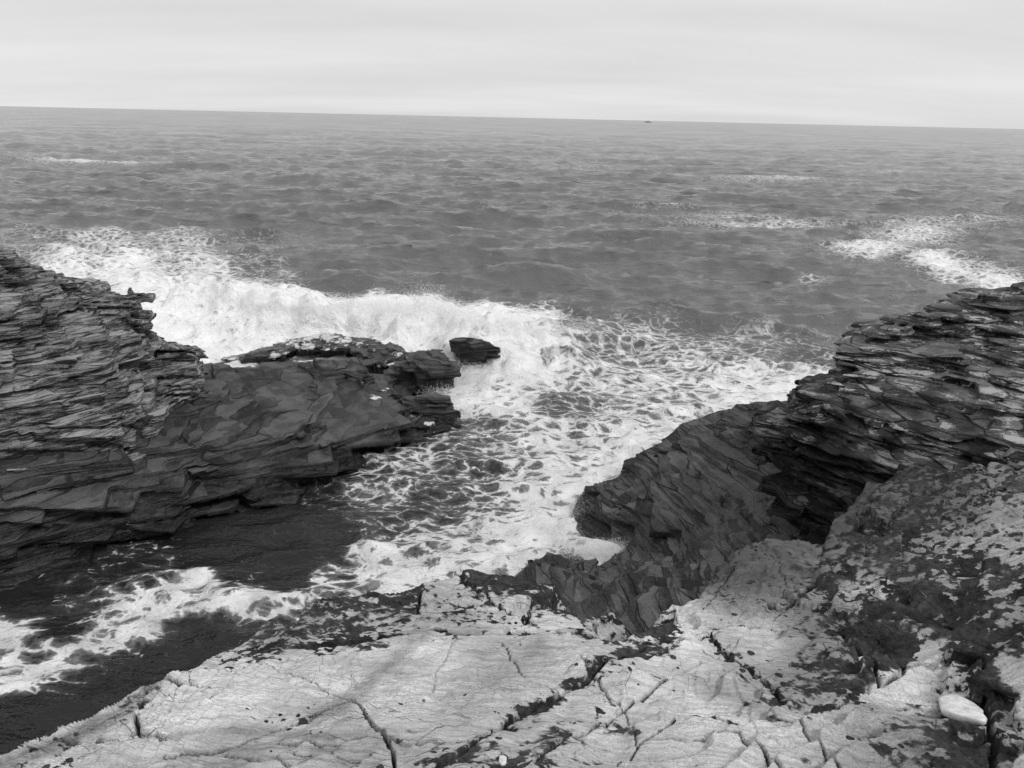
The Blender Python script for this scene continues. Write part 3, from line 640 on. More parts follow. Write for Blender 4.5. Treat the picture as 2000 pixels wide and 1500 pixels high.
lich = [(1760, 940, .6), (1850, 930, .55), (1950, 940, .4), (1900, 970, .5), (2050, 960, .4), (100, 1462, .4), (200, 1410, .42), (260, 1375, .45), (250, 1440, .15), (310, 1335, .4), (370, 1312, .35), (30, 1485, .4), (400, 1400, .0), (500, 1330, .0), (560, 1320, .05), (700, 1320, 0), (850, 1320, 0), (1000, 1320, 0), (900, 1420, 0), (1100, 1290, .05), (1170, 1260, .2), (1220, 1290, .35),
        (1150, 1340, .3), (1080, 1380, .35), (1000, 1420, .4), (950, 1470, .5), (880, 1490, .5), (1040, 1470, .55), (1100, 1440, .55), (1180, 1400, .4), (600, 1480, .05), (700, 1450, .0), (450, 1480, .0), (1050, 1500, .6),
        (480, 1280, .6), (560, 1240, .58), (620, 1230, .66), (640, 1180, .6), (720, 1170, .72), (800, 1170, .76), (740, 1210, .52), (700, 1225, .7), (850, 1180, .3), (900, 1190, .55), (880, 1150, .35), (950, 1180, .6), (960, 1210, .3), (940, 1125, .85), (1000, 1140, .8), (1000, 1180, .3),
        (1050, 1210, .35), (1100, 1210, .4), (1080, 1160, .75), (1150, 1170, .7), (1200, 1200, .65), (1250, 1200, .6), (1300, 1220, .75), (1280, 1250, .7), (1150, 1230, .6), (1200, 1240, .55), (1240, 1270, .6),
        (1350, 1210, .05), (1360, 1260, .2), (1450, 1230, .15), (1500, 1280, .25), (1420, 1300, .35), (1480, 1340, .4), (1530, 1360, .5), (1560, 1250, .3), (1620, 1260, .5), (1650, 1220, .7), (1600, 1300, .62), (1600, 1350, .62), (1680, 1320, .7),
        (1350, 1350, .3), (1300, 1320, .3), (1280, 1380, .2), (1400, 1440, .1), (1300, 1480, .15), (1500, 1430, .05), (1600, 1420, .15), (1650, 1480, .3), (1750, 1440, .48), (1800, 1480, .55), (1850, 1440, .75), (1900, 1480, .8), (1800, 1400, .45),
        (1450, 1100, .3), (1550, 1090, .3), (1500, 1150, .35), (1400, 1170, .4), (1620, 1100, .5), (1560, 1180, .45), (1640, 1180, .5), (1700, 1100, .5), (1690, 1160, .45), (1650, 1140, .5), (1750, 1000, .6), (1720, 1050, .7), (1800, 1050, .6), (1840, 1070, .4),
        (1820, 1010, .5), (1900, 1000, .35), (1980, 1000, .25), (1960, 1060, .35), (1900, 1100, .65), (1800, 1120, .6), (1750, 1150, .68), (1820, 1180, .72), (1720, 1200, .74), (1700, 1260, .82), (1750, 1290, .85), (1870, 1220, .74), (1900, 1280, .78), (1780, 1330, .1), (1820, 1310, .1), (1740, 1345, .25),
        (1900, 1170, .58), (1980, 1150, .55), (1990, 1250, .58), (1980, 1320, .3), (1930, 1340, .9), (1880, 1400, .85), (1960, 1420, .55), (1990, 1480, .45), (1940, 1480, .75), (1860, 1330, .6)]
LI = np.clip(np.maximum(field(lich, 34, 24, .3), field(lich, 34, 24, .3)*.5+CL.ravel()), 0, 1)
tone = [(100, 1470, .5), (300, 1400, .55), (500, 1350, .62), (350, 1360, .62), (700, 1300, .56), (850, 1290, .58), (950, 1330, .44), (1050, 1330, .4), (900, 1400, .46), (1150, 1290, .4), (780, 1350, .54), (600, 1380, .4), (550, 1440, .46), (450, 1490, .42), (650, 1470, .38), (800, 1480, .36), (620, 1300, .6), (700, 1280, .48),
        (1300, 1300, .55), (1350, 1210, .7), (1450, 1240, .55), (1450, 1320, .4), (1350, 1420, .52), (1500, 1450, .55), (1600, 1430, .45), (1250, 1400, .5), (1600, 1280, .24), (1620, 1220, .2), (1560, 1330, .28), (1700, 1440, .3), (1800, 1450, .24), (1850, 1490, .2), (1450, 1100, .09), (1550, 1080, .1), (1500, 1140, .13), (1420, 1130, .12), (1600, 1150, .22), (1560, 1180, .28), (1420, 1180, .2),
        (1780, 1330, .6), (1840, 1340, .55), (1700, 1100, .3), (1690, 1150, .5), (1750, 1000, .14), (1820, 1000, .2), (1840, 1060, .5), (1950, 1000, .5), (1980, 1060, .5), (1980, 1300, .5), (1950, 1450, .35), (1760, 930, .1), (1850, 920, .16), (1950, 930, .3), (1900, 960, .22), (1700, 1010, .12), (1850, 980, .2), (1750, 1080, .25), (900, 1180, .34), (1000, 1190, .5), (1100, 1190, .55), (1200, 1190, .45), (720, 1200, .4), (560, 1230, .25), (480, 1270, .45), (940, 1140, .5)]
TO = field(tone, 60, 45, .4)
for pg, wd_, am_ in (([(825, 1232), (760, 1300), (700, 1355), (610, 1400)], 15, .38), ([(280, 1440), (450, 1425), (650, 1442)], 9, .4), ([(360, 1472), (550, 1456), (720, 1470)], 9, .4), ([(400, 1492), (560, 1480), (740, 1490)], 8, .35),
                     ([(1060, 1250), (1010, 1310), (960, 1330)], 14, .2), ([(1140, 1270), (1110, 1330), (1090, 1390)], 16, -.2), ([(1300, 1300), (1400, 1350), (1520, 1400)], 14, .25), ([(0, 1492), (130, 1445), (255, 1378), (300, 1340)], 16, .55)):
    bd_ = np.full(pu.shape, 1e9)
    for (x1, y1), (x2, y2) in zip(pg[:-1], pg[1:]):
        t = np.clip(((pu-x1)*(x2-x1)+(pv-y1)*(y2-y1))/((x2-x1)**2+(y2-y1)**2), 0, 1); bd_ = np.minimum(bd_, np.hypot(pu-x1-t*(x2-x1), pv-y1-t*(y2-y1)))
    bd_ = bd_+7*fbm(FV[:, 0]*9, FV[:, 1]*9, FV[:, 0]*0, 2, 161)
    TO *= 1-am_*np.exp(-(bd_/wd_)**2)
MAT = MAT_FG
polys = {  # outlines of the slabs one can tell apart in the photograph
    'a': [(690, 1372), (760, 1290), (830, 1226), (1100, 1240), (1260, 1262), (1150, 1320), (1010, 1400), (880, 1450), (745, 1440)],
    'b': [(270, 1445), (262, 1400), (285, 1345), (430, 1292), (610, 1262), (830, 1226), (700, 1350), (690, 1372), (500, 1430)],
    'c': [(-400, 1620), (0, 1488), (250, 1372), (285, 1345), (262, 1400), (270, 1445), (200, 1560), (-100, 1760)],
    'd': [(270, 1445), (500, 1430), (690, 1372), (745, 1440), (778, 1510), (780, 1780), (-100, 1760), (200, 1560)],
    'e': [(745, 1440), (880, 1450), (1010, 1400), (900, 1475), (850, 1510), (800, 1780), (780, 1780)],
    'f': [(430, 1292), (450, 1240), (620, 1150), (825, 1150), (815, 1200), (830, 1226), (610, 1262)],
    'g': [(825, 1150), (900, 1110), (950, 1165), (1040, 1222), (1020, 1235), (830, 1226), (815, 1200)],
    'h': [(900, 1110), (1010, 1100), (1300, 1180), (1320, 1240), (1290, 1255), (1100, 1240), (1020, 1235), (1040, 1222), (950, 1165)],
    'i': [(1320, 1180), (1380, 1185), (1380, 1225), (1370, 1235), (1330, 1240)],
    'j': [(1380, 1225), (1500, 1225), (1640, 1230), (1650, 1280), (1600, 1380), (1530, 1370), (1500, 1320), (1430, 1280), (1370, 1235)],
    'k': [(1260, 1262), (1330, 1240), (1370, 1235), (1500, 1320), (1530, 1370), (1440, 1410), (1330, 1400), (1200, 1420), (1010, 1400), (1150, 1320)],
    'l': [(1330, 1400), (1440, 1410), (1700, 1380), (1730, 1400), (1720, 1540), (1700, 1800), (1500, 1800), (1530, 1495), (1440, 1433)],
    'm': [(1460, 1040), (1660, 1040), (1640, 1110), (1600, 1150), (1540, 1180), (1380, 1185), (1400, 1100)],
    'n': [(1720, 1345), (1780, 1300), (1800, 1280), (1830, 1290), (1870, 1370), (1730, 1380)],
    'o': [(1790, 1240), (1870, 1160), (1940, 1170), (1960, 1250), (1915, 1280), (1920, 1372), (1870, 1370), (1830, 1290), (1800, 1270)],
    'p': [(1730, 1380), (1920, 1372), (1930, 1440), (1950, 1520), (2000, 1800), (1720, 1800), (1720, 1540)],
    'q': [(1660, 1040), (1740, 930), (2100, 900), (2100, 1120), (1930, 1170), (1850, 1128), (1770, 1140), (1640, 1130)]}
fcu = pu[FQ].mean(1); fcv = pv[FQ].mean(1)
region = np.zeros(len(FQ), np.int32)
fwx = 6*fbm(FV[FQ[:, 0], 0]*9, FV[FQ[:, 0], 1]*9, FQ[:, 0]*0., 2, 120)
for n_, (k, pg) in enumerate(polys.items()):
    ins = np.zeros(len(FQ), bool); m_ = len(pg)
    for i in range(m_):
        (x1, y1), (x2, y2) = pg[i], pg[(i+1) % m_]
        c = ((y1 > fcv) != (y2 > fcv)) & (fcu+fwx < (x2-x1)*(fcv-y1)/((y2-y1) or 1e-9)+x1); ins ^= c
    region[ins & (region == 0)] = n_+1
keepq = FV[FQ][:, :, 2].max(1) > .45
fgroot = root('foreground_rock', label='pale lichen-blotched rock slabs in the foreground', kind='structure')
for r_ in range(len(polys)+1):
    sel = (region == r_) & keepq
    if sel.sum() < 30: continue
    v, f, at = submesh(FV, FQ, sel, {'lichen': LI, 'tone': TO, 'crack': CK})
    mesh_obj('rock_slab', v, f, MAT_FG, fgroot, attrs=at)
TRI.append(('fg', int(keepq.sum())*2))

# ---- broken slope on the right, between the slabs and the cliff
sl_ = [q for q in fg if q[0] >= 1600 and 930 <= q[1] <= 1310]
sl_ += [(1660, 1290, 3.3), (1700, 1330, 3.05), (2020, 1340, 2.7), (2200, 1400, 2.4), (1990, 930, 6.1), (1860, 940, 6.2)]
outl = [(1645, 1050), (1708, 988), (1745, 935), (1860, 930), (2330, 900), (2330, 1400), (2200, 1395), (2020, 1345), (1950, 1300), (1840, 1280), (1700, 1330), (1660, 1290), (1605, 1190), (1625, 1120)]
slope = Rock(outl, [Py(*q) for q in sl_], h=.018, dip=(-.42, -.25, 1), beds=(.06, .17), fold=.12, kt=1., kj=.6, joint=(.5, .28), strike=.9, bedout=.085, cellout=.08, rough=.02, seed=85, zlo=1.7, inflate=.03, thick=.5)
TRI.append(('slope', len(slope.Q)*2))
pu, pv = project(slope.V)
slope.at = {'lichen': np.clip(field(lich, 34, 24, .3)*.85+.16, 0, 1), 'tone': field(tone, 60, 45, .4)*.72, 'crack': np.zeros(len(slope.V))}
slope.build('broken_slope', MAT_FG, 'rock_bed', attrs=slope.at, label='broken lichen-blackened rock slope below the right cliff', kind='structure')

# ---- white loose stone lying on the dark rock
def stone(outl, label, hs=1., lo_=.5, hi_=.86):
    P = np.array([onfg(*q) for q in outl]); c = P.mean(0); zz = P[:, 2]
    A = np.c_[P[:, :2]-c[:2], np.ones(len(P))]; co = np.linalg.lstsq(A, zz, rcond=None)[0]
    pl_ = lambda q: co[0]*q[:, 0]+co[1]*q[:, 1]+co[2]
    rings = []
    for sc, dz in ((.9, -.012), (1.0, .004), (1.0, .02), (.95, .027), (.62, .03), (.3, .031), (.1, .031)):
        q = (P[:, :2]-c[:2])*sc; rings.append(np.c_[q+c[:2], pl_(q)+(dz+.012)*hs+.0026*hs*rng.normal(size=len(q))])
    n = len(outl); V = np.concatenate(rings+[np.array([[c[0], c[1], pl_(np.zeros((1, 2)))[0]+.043*hs]])]); F = []
    V = V-c
    for r_ in range(len(rings)-1):
        for i in range(n):
            a, b = r_*n+i, r_*n+(i+1) % n; F += [(a, b, b+n), (a, b+n, a+n)]
    L = (len(rings)-1)*n
    for i in range(n): F.append((L+i, L+(i+1) % n, len(V)-1))
    F += [(0, i+1, i) for i in range(1, n-1)]
    m = N('white_stone'); m.grey(m.mapr(m.noise(24, 5, .72)[0], .32, .6, lo_, hi_)); m.b.inputs['Roughness'].default_value = .7
    m.l(m.bump(m.noise(45, 5, .7)[0], .4, .01), m.b.inputs['Normal'])
    F = np.array(F)
    o = mesh_obj('loose_stone', V, F, m.m, smooth=False); o.location = c
    tag(o, label, 'stone', group='loose stones on the foreground rock')
BIG = [(1832, 1374), (1858, 1367), (1870, 1372), (1900, 1386), (1918, 1400), (1917, 1409), (1925, 1418), (1918, 1425), (1890, 1419), (1860, 1410), (1838, 1398), (1834, 1388)]
stone(BIG, 'flat white stone lying loose on the dark foreground rock')
stone([(975, 1483), (983, 1481), (990, 1486), (988, 1496), (980, 1500), (974, 1494)], 'tiny white pebble in the black lichen at the bottom centre', .4)
stone([(1978, 1393), (1990, 1390), (2004, 1396), (2006, 1408), (1994, 1412), (1980, 1405)], 'small pale stone at the right edge beyond the flat white one', .6, .35, .7)
stone([(1676, 1288), (1686, 1285), (1694, 1290), (1690, 1297), (1680, 1297)], 'tiny pale chip on the black lichen above the flat white stone', .35, .4, .75)

# ------------------------------------------------------------------ sea
rows_v = np.concatenate([np.linspace(1600, 430, 480), np.linspace(428, 229.4+3, 140)[0:], 229.53+np.array([2.2, 1.5, 1., .6, .35, .2])])
th = PITCH+np.arctan((rows_v-750)/FPX); th = np.maximum(th, 1.2e-4)
RD = EYE/np.tan(th); RD[-1] = 60000.
az = np.concatenate([np.linspace(-75, -37.5, 25)[:-1], np.linspace(-37.5, 37.5, 690), np.linspace(37.5, 75, 25)[1:]]); az = np.radians(az)
AZ, RR = np.meshgrid(az, RD, indexing='ij')
jit = rng.uniform(-.35, .35, AZ.shape)
RG = np.gradient(RR, axis=1)
SX = RR*np.sin(AZ); SY = RR*np.cos(AZ)
far = (RR > 45)
sp_row = np.abs(RG)                                     # row spacing in metres
hgt = np.zeros_like(SX); ddx = np.zeros_like(SX); ddy = np.zeros_like(SX)
rs = np.random.default_rng(5)
# calmer in the inlet, full sea outside
px, py_ = project(np.stack([SX, SY, SX*0], -1).reshape(-1, 3)); px = px.reshape(SX.shape); py_ = py_.reshape(SX.shape)
open_ = np.clip((SY-11)/10, 0, 1); open_ = open_*open_*(3-2*open_)
amp_env = .22+.78*open_
for i in range(120):
    lam = .5*(24/.5)**(rs.random()**1.15)
    k = 2*math.pi/lam
    sl = .064*(1. if lam < 1.8 else (1.8/lam)**.7)*rs.uniform(.5, 1.3)      # slope of this component
    a_ = sl/k
    dirn = rs.normal(-1.65, .5)                         # travelling towards the shore
    kx, ky = k*math.cos(dirn), k*math.sin(dirn)
    ph = kx*SX+ky*SY+rs.uniform(0, 6.283)
    fade = np.clip(lam/(1.1*sp_row), 0, 1)**.55
    env = (amp_env if lam > 1.5 else .55+.45*amp_env)*fade*a_
    hgt += env*np.cos(ph); ddx -= env*1.15*math.cos(dirn)*np.sin(ph); ddy -= env*1.15*math.sin(dirn)*np.sin(ph)
# the breaking wave
cp = [(330, 556, .75), (400, 556, .8), (469, 564, .85), (544, 570, .95), (610, 574, 1.05), (730, 575, 1.1), (790, 590, 1.1), (835, 573, 1.2), (874, 580, 1.2), (900, 595, 1.15), (970, 613, 1.05), (1015, 620, .95), (1057, 627, .85), (1110, 634, .75), (1152, 638, .55), (1230, 645, .25)]
CW = np.array([Pz(*q) for q in cp]); CZ = np.array([q[2] for q in cp])
o_ = np.argsort(CW[:, 0]); CW = CW[o_]; CZ = CZ[o_]
yc = np.interp(SX, CW[:, 0], CW[:, 1]); ac = np.interp(SX, CW[:, 0], CZ, left=.35, right=0)
ac *= np.clip((SX+16)/6, 0, 1)*np.clip((CW[-1, 0]+1.5-SX)/2, 0, 1)
d = SY-yc+.35*vnoise(SX*1.1, SY*.8, SX*0+.5, 201)+.18*vnoise(SX*3.1, SY*2.2, SX*0+.5, 202)
prof = np.where(d > 0, np.exp(-(d/1.7)**2), np.exp(-(np.abs(d)/1.15)**1.5))
wave = ac*prof*.8*(1+.22*vnoise(SX*.9, SX*0, SX*0+.5, 203))
crest = np.exp(-((d+.35)/.95)**2)*np.clip(ac*1.3, 0, 1)
# second, lower surge in front (over the ledge gap) and the green swell to the right
for (u, v, z_, su, sv_) in [(1050, 530, .45, 1.6, 1.0), (1090, 775, .18, .5, .3), (980, 740, .3, 1.0, .5), (430, 1170, .1, .8, .4)]:
    c = Pz(u, v, z_*.5); wave = np.maximum(wave, z_*np.exp(-((SX-c[0])/su)**2-((SY-c[1])/sv_)**2))
# foam cover D from the photograph
foam_pts = [(60, 490, .3), (200, 497, .55), (350, 497, .5), (500, 500, .22), (620, 510, .05), (800, 500, 0), (1000, 500, 0), (1200, 500, 0), (1500, 500, 0), (100, 530, .8), (250, 540, .9), (400, 540, .7), (520, 540, .35), (650, 545, .05), (800, 545, 0), (1000, 570, 0), (1200, 570, 0), (1400, 570, .02), (1600, 570, .02),
    (300, 600, .95), (400, 600, .9), (500, 600, 1), (600, 610, 1), (750, 620, 1), (850, 620, 1), (950, 630, 1), (1000, 645, 1), (1080, 650, .9), (1150, 615, .1), (1250, 605, 0), (1400, 620, .05), (1600, 620, .02), (1700, 600, .02), (1800, 560, .1), (900, 560, 0),
    (330, 660, 1), (420, 680, .95), (500, 650, 1), (650, 660, 1), (800, 660, 1), (980, 680, .9), (1040, 675, .7), (1120, 660, .1), (1110, 680, .4), (1180, 680, .42), (1250, 660, .5), (1330, 690, .5), (1420, 680, .42), (1500, 680, .3), (1600, 680, .22),
    (930, 745, 1), (1000, 730, .9), (1080, 730, .85), (1160, 740, .6), (1250, 730, .6), (1350, 740, .65), (1450, 740, .75), (1550, 760, .85), (900, 780, .95), (1000, 790, .85), (1090, 778, .3), (1150, 800, .5), (1250, 800, .65), (1350, 790, .7), (1430, 790, .8), (1500, 780, .85),
    (920, 840, .45), (980, 850, .55), (1060, 850, .75), (1150, 860, .6), (1250, 850, .85), (780, 900, .55), (850, 900, .55), (900, 920, .4), (1000, 900, .5), (1100, 900, .8), (1200, 890, .9), (640, 970, .32), (720, 960, .5), (800, 950, .45), (860, 980, .38), (950, 960, .55), (1050, 960, .8), (1150, 950, .95),
    (520, 1010, .12), (600, 1020, .05), (700, 1030, .3), (770, 1020, .36), (850, 1030, .6), (950, 1030, .72), (1060, 1030, .9), (1110, 1000, .95), (300, 1080, .22), (230, 1100, .25), (420, 1070, .06), (540, 1070, 0), (640, 1060, .03), (720, 1080, .7), (800, 1080, .62), (900, 1080, .78), (1000, 1080, .9), (1180, 1060, .95),
    (150, 1120, .28), (300, 1130, .5), (380, 1150, .95), (470, 1130, .25), (560, 1130, .1), (650, 1140, .6), (760, 1130, .9), (880, 1120, .9), (50, 1180, .03), (160, 1180, .3), (250, 1190, .65), (330, 1180, .85), (420, 1190, .82), (500, 1180, .75), (580, 1180, .55), (0, 1230, .85), (60, 1230, .78), (120, 1230, .12), (200, 1250, .72), (270, 1230, .78), (340, 1240, .25), (420, 1240, .15), (500, 1240, .25),
    (0, 1290, .75), (60, 1270, .5), (130, 1290, .7), (220, 1290, .25), (330, 1300, .05), (420, 1280, .2), (0, 1350, .75), (60, 1320, .82), (130, 1340, .25), (250, 1340, .03), (0, 1410, .05), (100, 1400, 0), (200, 1380, 0),
    (-200, 560, .8), (-200, 480, .2), (-200, 1250, .6), (-200, 1400, .1)]
def ffield(points, su, sv):
    num = np.zeros(SX.shape, np.float32); den = np.full(SX.shape, .01, np.float32)
    for u, v, a in points:
        w_ = np.exp(-((px-u)/su)**2-((py_-v)/sv)**2).astype(np.float32); num += w_*a; den += w_
    return num/den
FO = ffield(foam_pts, 42, 26)
for u, v, su, sv_, a_, sl in [(1700, 488, 90, 20, .84, .05), (1790, 455, 110, 32, .64, -.1), (1850, 520, 100, 18, .86, .22), (1970, 545, 100, 18, .88, .2), (1500, 436, 190, 9, .5, .01), (1420, 420, 120, 8, .4, .02), (1520, 350, 150, 6, .45, .0), (1750, 335, 90, 6, .4, 0), (1900, 430, 120, 20, .35, 0), (180, 317, 150, 5, .7, .02), (1300, 402, 90, 7, .35, 0), (960, 410, 30, 5, .35, 0), (1590, 540, 40, 8, .4, 0), (1100, 330, 200, 5, .3, 0)]:
    dv = (py_-v)-sl*(px-u); FO = np.maximum(FO, a_*np.exp(-((px-u)/su)**2-(dv/sv_)**2))
FO = np.maximum(FO, np.clip(crest*1.15, 0, 1)*np.interp(SX, CW[:, 0], np.clip(np.linspace(1, 1, len(CW))-np.array([0]*12+[0, .1, .5, .9]), 0, 1), right=0))
churn = np.clip(FO*1.2-.25, 0, 1)*np.clip(1-(RR-34)/10, 0, 1)
lump = np.abs(fbm(SX*1.3, SY*1.3, SX*0+.5, 3, 211))
hgt2 = hgt+wave+churn*(.10*fbm(SX*2.1, SY*2.1, SX*0, 3, 221)+.05*lump)+crest*(.2*(lump-.25)+.07*fbm(SX*4, SY*4, SX*0, 2, 231))
SXd = SX+ddx; SYd = SY+ddy-crest*.35*np.clip(wave, 0, 1)
SV = np.stack([SXd, SYd, hgt2], -1).reshape(-1, 3)
ns, nr = SX.shape; ii = np.arange(ns*nr).reshape(ns, nr)
SQ = np.stack([ii[:-1, :-1], ii[1:, :-1], ii[1:, 1:], ii[:-1, 1:]], -1).reshape(-1, 4)
TRI.append(('sea', len(SQ)*2))

def sea_material():
    m = N('sea_water')
    D = m.attr('foam')
    w = m.warp(.45, 1.1); w2 = m.warp(.13, 5., w)
    e1 = m.vor(3.3, src=m.mapping((.8, 1.25, 0), (0, 0, .3), w2))[0]
    e2 = m.vor(8.5, src=m.mapping((.9, 1.2, 0), (0, 0, 0), w2))[0]
    fb = m.noise(1.4, 4, .62, src=w)[0]; fb2 = m.noise(7, 3, .6)[0]
    lace1 = m.mapr(e1, 0, .32, 1, 0); lace2 = m.mapr(e2, 0, .3, 1, 0)
    pat = m.math('ADD', m.math('MULTIPLY', lace1, .36), m.math('MULTIPLY', lace2, .16))
    pat = m.math('ADD', pat, m.math('MULTIPLY', fb, .56)); pat = m.math('ADD', pat, m.math('MULTIPLY', fb2, .3)); pat = m.math('ADD', pat, m.math('MULTIPLY', m.math('SUBTRACT', m.noise(24, 3, .6)[0], .5), .22))
    fr_ = m.attr('far')
    th_ = m.mapr(D, 0, 1, 1.12, m.mapr(m.attr('mid'), 0, 1, .5, .38))
    k = m.math('SUBTRACT', pat, th_)
    wd = m.math('ADD', m.mapr(m.attr('mid'), 0, 1, .08, .17), m.math('MULTIPLY', fr_, .2))
    f = m.mapr(k, m.math('MULTIPLY', wd, -1.), wd, 0, 1, True)
    thin = m.mapr(k, -.3, .05, 0, 1)
    f = m.math('MULTIPLY', f, m.mapr(D, .02, .12, 0, 1))
    body = m.mix(m.math('MULTIPLY', thin, m.mapr(D, .2, .9, 0, 1)), m.mapr(m.attr('mid'), 0, 1, .018, .12), .36)
    fcol = m.mapr(m.noise(2.6, 5, .68, src=w2)[0], .3, .64, m.mapr(m.math('ADD', D, m.math('MULTIPLY', m.attr('mid'), .25)), .55, 1.2, .36, .76), m.mapr(m.attr('mid'), 0, 1, .82, .95))
    m.grey(m.mix(f, body, fcol))
    m.put(m.b.inputs['Roughness'], m.mix(f, .08, .8)); m.b.inputs['IOR'].default_value = 1.33
    m.put(m.b.inputs['Specular IOR Level'], m.mix(f, .5, .2))
    # unresolved chop: slopes straight from vector noise, so that they survive at any distance
    s1 = m.noise(1., 5, .7, src=m.mapping((.75, 1.9, 1), (0, 0, .08)))['Color']; s2 = m.noise(1., 3, .6, src=m.mapping((.045, .16, 1), (0, 0, .05)))['Color']
    va = m.n('ShaderNodeVectorMath'); va.operation = 'SUBTRACT'; m.l(s1, va.inputs[0]); va.inputs[1].default_value = (.5, .5, .5)
    vb = m.n('ShaderNodeVectorMath'); vb.operation = 'SUBTRACT'; m.l(s2, vb.inputs[0]); vb.inputs[1].default_value = (.5, .5, .5)
    sa = m.n('ShaderNodeVectorMath'); sa.operation = 'SCALE'; m.l(va.outputs[0], sa.inputs[0]); m.l(m.mapr(fr_, 0, 1, .6, 1.0), sa.inputs['Scale'])
    sb = m.n('ShaderNodeVectorMath'); sb.operation = 'SCALE'; m.l(vb.outputs[0], sb.inputs[0]); m.l(m.mapr(fr_, 0, 1, 0., .5), sb.inputs['Scale'])
    sm = m.n('ShaderNodeVectorMath'); sm.operation = 'ADD'; m.l(sa.outputs[0], sm.inputs[0]); m.l(sb.outputs[0], sm.inputs[1])
    bi_ = m.n('ShaderNodeCombineXYZ'); m.l(m.mapr(fr_, 0, 1, 0., -.09), bi_.inputs[1])          # waves lean towards the shore
    s3 = m.n('ShaderNodeVectorMath'); s3.operation = 'ADD'; m.l(sm.outputs[0], s3.inputs[0]); m.l(bi_.outputs[0], s3.inputs[1])
    fl = m.n('ShaderNodeVectorMath'); fl.operation = 'MULTIPLY'; m.l(s3.outputs[0], fl.inputs[0]); fl.inputs[1].default_value = (1, 1, 0)
    ge = m.n('ShaderNodeNewGeometry'); ad = m.n('ShaderNodeVectorMath'); ad.operation = 'ADD'; m.l(ge.outputs['Normal'], ad.inputs[0]); m.l(fl.outputs[0], ad.inputs[1])
    no = m.n('ShaderNodeVectorMath'); no.operation = 'NORMALIZE'; m.l(ad.outputs[0], no.inputs[0])
    rdg = m.n('ShaderNodeTexNoise'); rdg.noise_type = 'RIDGED_MULTIFRACTAL'; rdg.inputs['Scale'].default_value = 1.; rdg.inputs['Detail'].default_value = 4
    rdg.inputs['Roughness'].default_value = .6; m.l(m.mapping((.55, 1.15, 1), (0, 0, .12), m.warp(.4, .8)), rdg.inputs[0])
    b = m.bump(rdg.outputs[0], 1., .24, no.outputs[0])
    b = m.bump(m.noise(1., 4, .65, src=m.mapping((1.8, 3.4, 1), (0, 0, .1)))[0], .8, .16, b)
    b = m.bump(m.noise(1., 2, .6, src=m.mapping((9, 14, 1), (0, 0, -.2)))[0], .3, .025, b)
    b = m.bump(m.math('MULTIPLY', m.math('ADD', m.noise(8, 4, .7)[0], .3), f), .6, .1, b)
    m.l(b, m.b.inputs['Normal'])
    return m.m
MAT_SEA = sea_material()
sea = mesh_obj('sea', SV, SQ, MAT_SEA, attrs={'foam': np.clip(FO, 0, 1).ravel(), 'far': np.clip((RR-14)/70, 0, 1).ravel()**.6, 'mid': np.clip((RR-11)/10, 0, 1).ravel()})
tag(sea, 'grey choppy sea with lacy white foam reaching the horizon', kind='structure')

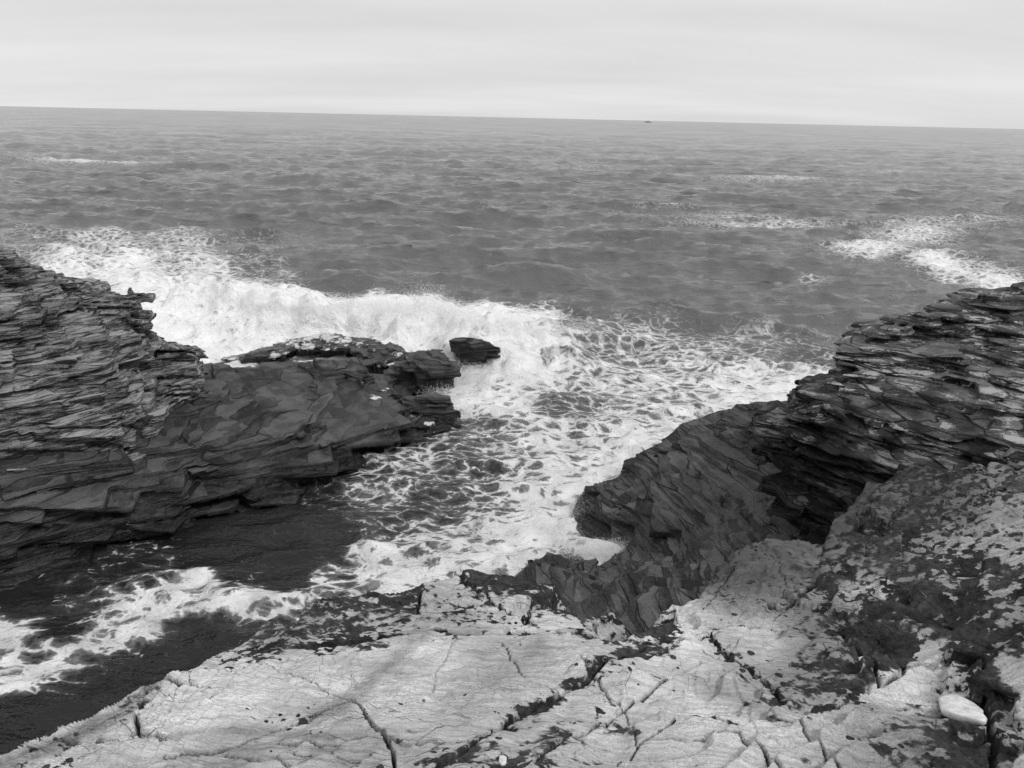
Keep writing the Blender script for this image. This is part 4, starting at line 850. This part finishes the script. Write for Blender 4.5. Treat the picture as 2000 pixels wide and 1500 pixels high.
# ------------------------------------------------------------------ spray
def spray():
    m = N('spray_white'); m.grey(.88); m.b.inputs['Roughness'].default_value = 1.; m.b.inputs['Specular IOR Level'].default_value = 0.
    P = []; S = []
    r = np.random.default_rng(3)
    def along(pts_, n, sig, zs, size=(.003, .009)):
        A = np.array(pts_); L = np.r_[0, np.cumsum(np.linalg.norm(np.diff(A, axis=0), axis=1))]
        t = r.random(n)*L[-1]; C = np.stack([np.interp(t, L, A[:, i]) for i in range(3)], 1)
        clump = np.clip(.55+.9*vnoise(C[:, 0]*1.3, C[:, 1]*1.3, C[:, 2]*0, 301), .1, 1.6)
        C[:, :2] += r.normal(size=(n, 2))*np.array(sig)
        C[:, 2] += np.abs(r.normal(size=n))*zs*clump-.05
        P.append(C); S.append(r.uniform(size[0], size[1], n)*r.uniform(.5, 1.4, n))
    cw = [np.array([p[0], p[1]-.1, z*.82]) for p, z in zip(CW[2:-3], CZ[2:-3])]
    along(cw, 130000, (.3, .45), .2)
    along([Pz(1000, 640, .6), Pz(1060, 645, .6), Pz(1140, 642, .5)], 12000, (.2, .2), .2)
    along([Pz(880, 780, .1), Pz(880, 730, .2), Pz(960, 730, .2), Pz(1060, 740, .1)], 40000, (.25, .3), .12)
    along([Pz(870, 680, .5), Pz(885, 715, .2)], 5000, (.1, .1), .15)
    along([Pz(1090, 1040, .05), Pz(1130, 1000, .1), Pz(1190, 955, .2), Pz(1225, 925, .25)], 30000, (.15, .15), .16, (.002, .005))
    along([Pz(1100, 1075, .1), Pz(1160, 1065, .3), Pz(1215, 1060, .35)], 20000, (.14, .1), .1, (.002, .005))
    along([Pz(960, 1110, .05), Pz(1060, 1080, .1)], 10000, (.2, .15), .08, (.002, .005))
    along([Pz(835, 835, .1), Pz(895, 812, .1)], 4000, (.1, .1), .12, (.003, .008))
    C = np.concatenate(P); s = np.concatenate(S)
    n = len(C)
    tri = r.normal(size=(n, 3, 3)); tri -= tri.mean(1, keepdims=True)
    V = (C[:, None]+tri*s[:, None, None]*.8).reshape(-1, 3)
    F = np.arange(3*n).reshape(-1, 3)
    TRI.append(('spray', len(F)))
    o = mesh_obj('sea_spray', V, F, m.m, smooth=False)
    tag(o, 'white droplets of spray thrown up by the breaking wave', 'spray', 'stuff')
spray()

# ------------------------------------------------------------------ fishing boat on the horizon
def boat():
    m = N('boat_paint'); m.grey(.09); m2 = N('boat_cabin'); m2.grey(.22)
    c = Pz(1265.5, 239.2, 0); c = np.array([c[0], c[1], 0.]); c *= 2600/np.linalg.norm(c)
    r = root('fishing_boat', 'tiny dark boat on the horizon right of centre', 'boat', tuple(c))
    L, B = 11., 2.6
    V = []; st_ = np.linspace(-1, 1, 9)
    for t in st_:
        w_ = B*(1-max(0, t)**2.2)*(1-.15*(t < -.8)); h_ = 1.6+.9*max(0, t)**2
        V += [(t*L, -w_, h_), (t*L, -w_*.7, -.4), (t*L, w_*.7, -.4), (t*L, w_, h_)]
    F = []
    for i in range(8):
        for j in range(3): F.append((4*i+j, 4*i+4+j, 4*i+5+j, 4*i+1+j))
        F.append((4*i+3, 4*i+7, 4*i+4, 4*i))
    F += [(0, 1, 2, 3), (35, 34, 33, 32)]
    mesh_obj('hull', V, F, m.m, r, False)
    def bx(n_, x0, x1, y0, y1, z0, z1, mt):
        v = [(x, y, z) for x in (x0, x1) for y in (y0, y1) for z in (z0, z1)]
        mesh_obj(n_, v, [(0, 1, 3, 2), (4, 6, 7, 5), (0, 4, 5, 1), (2, 3, 7, 6), (0, 2, 6, 4), (1, 5, 7, 3)], mt, r, False)
    bx('wheelhouse', -2.5, 2.5, -1.5, 1.5, 1.5, 4.2, m2.m); bx('mast', -.2, .2, -.2, .2, 4.2, 7.5, m.m); bx('gantry', -8, -7.4, -1.6, 1.6, 1.5, 4., m.m)
boat()
print('TRIS', TRI, sum(t for _, t in TRI))
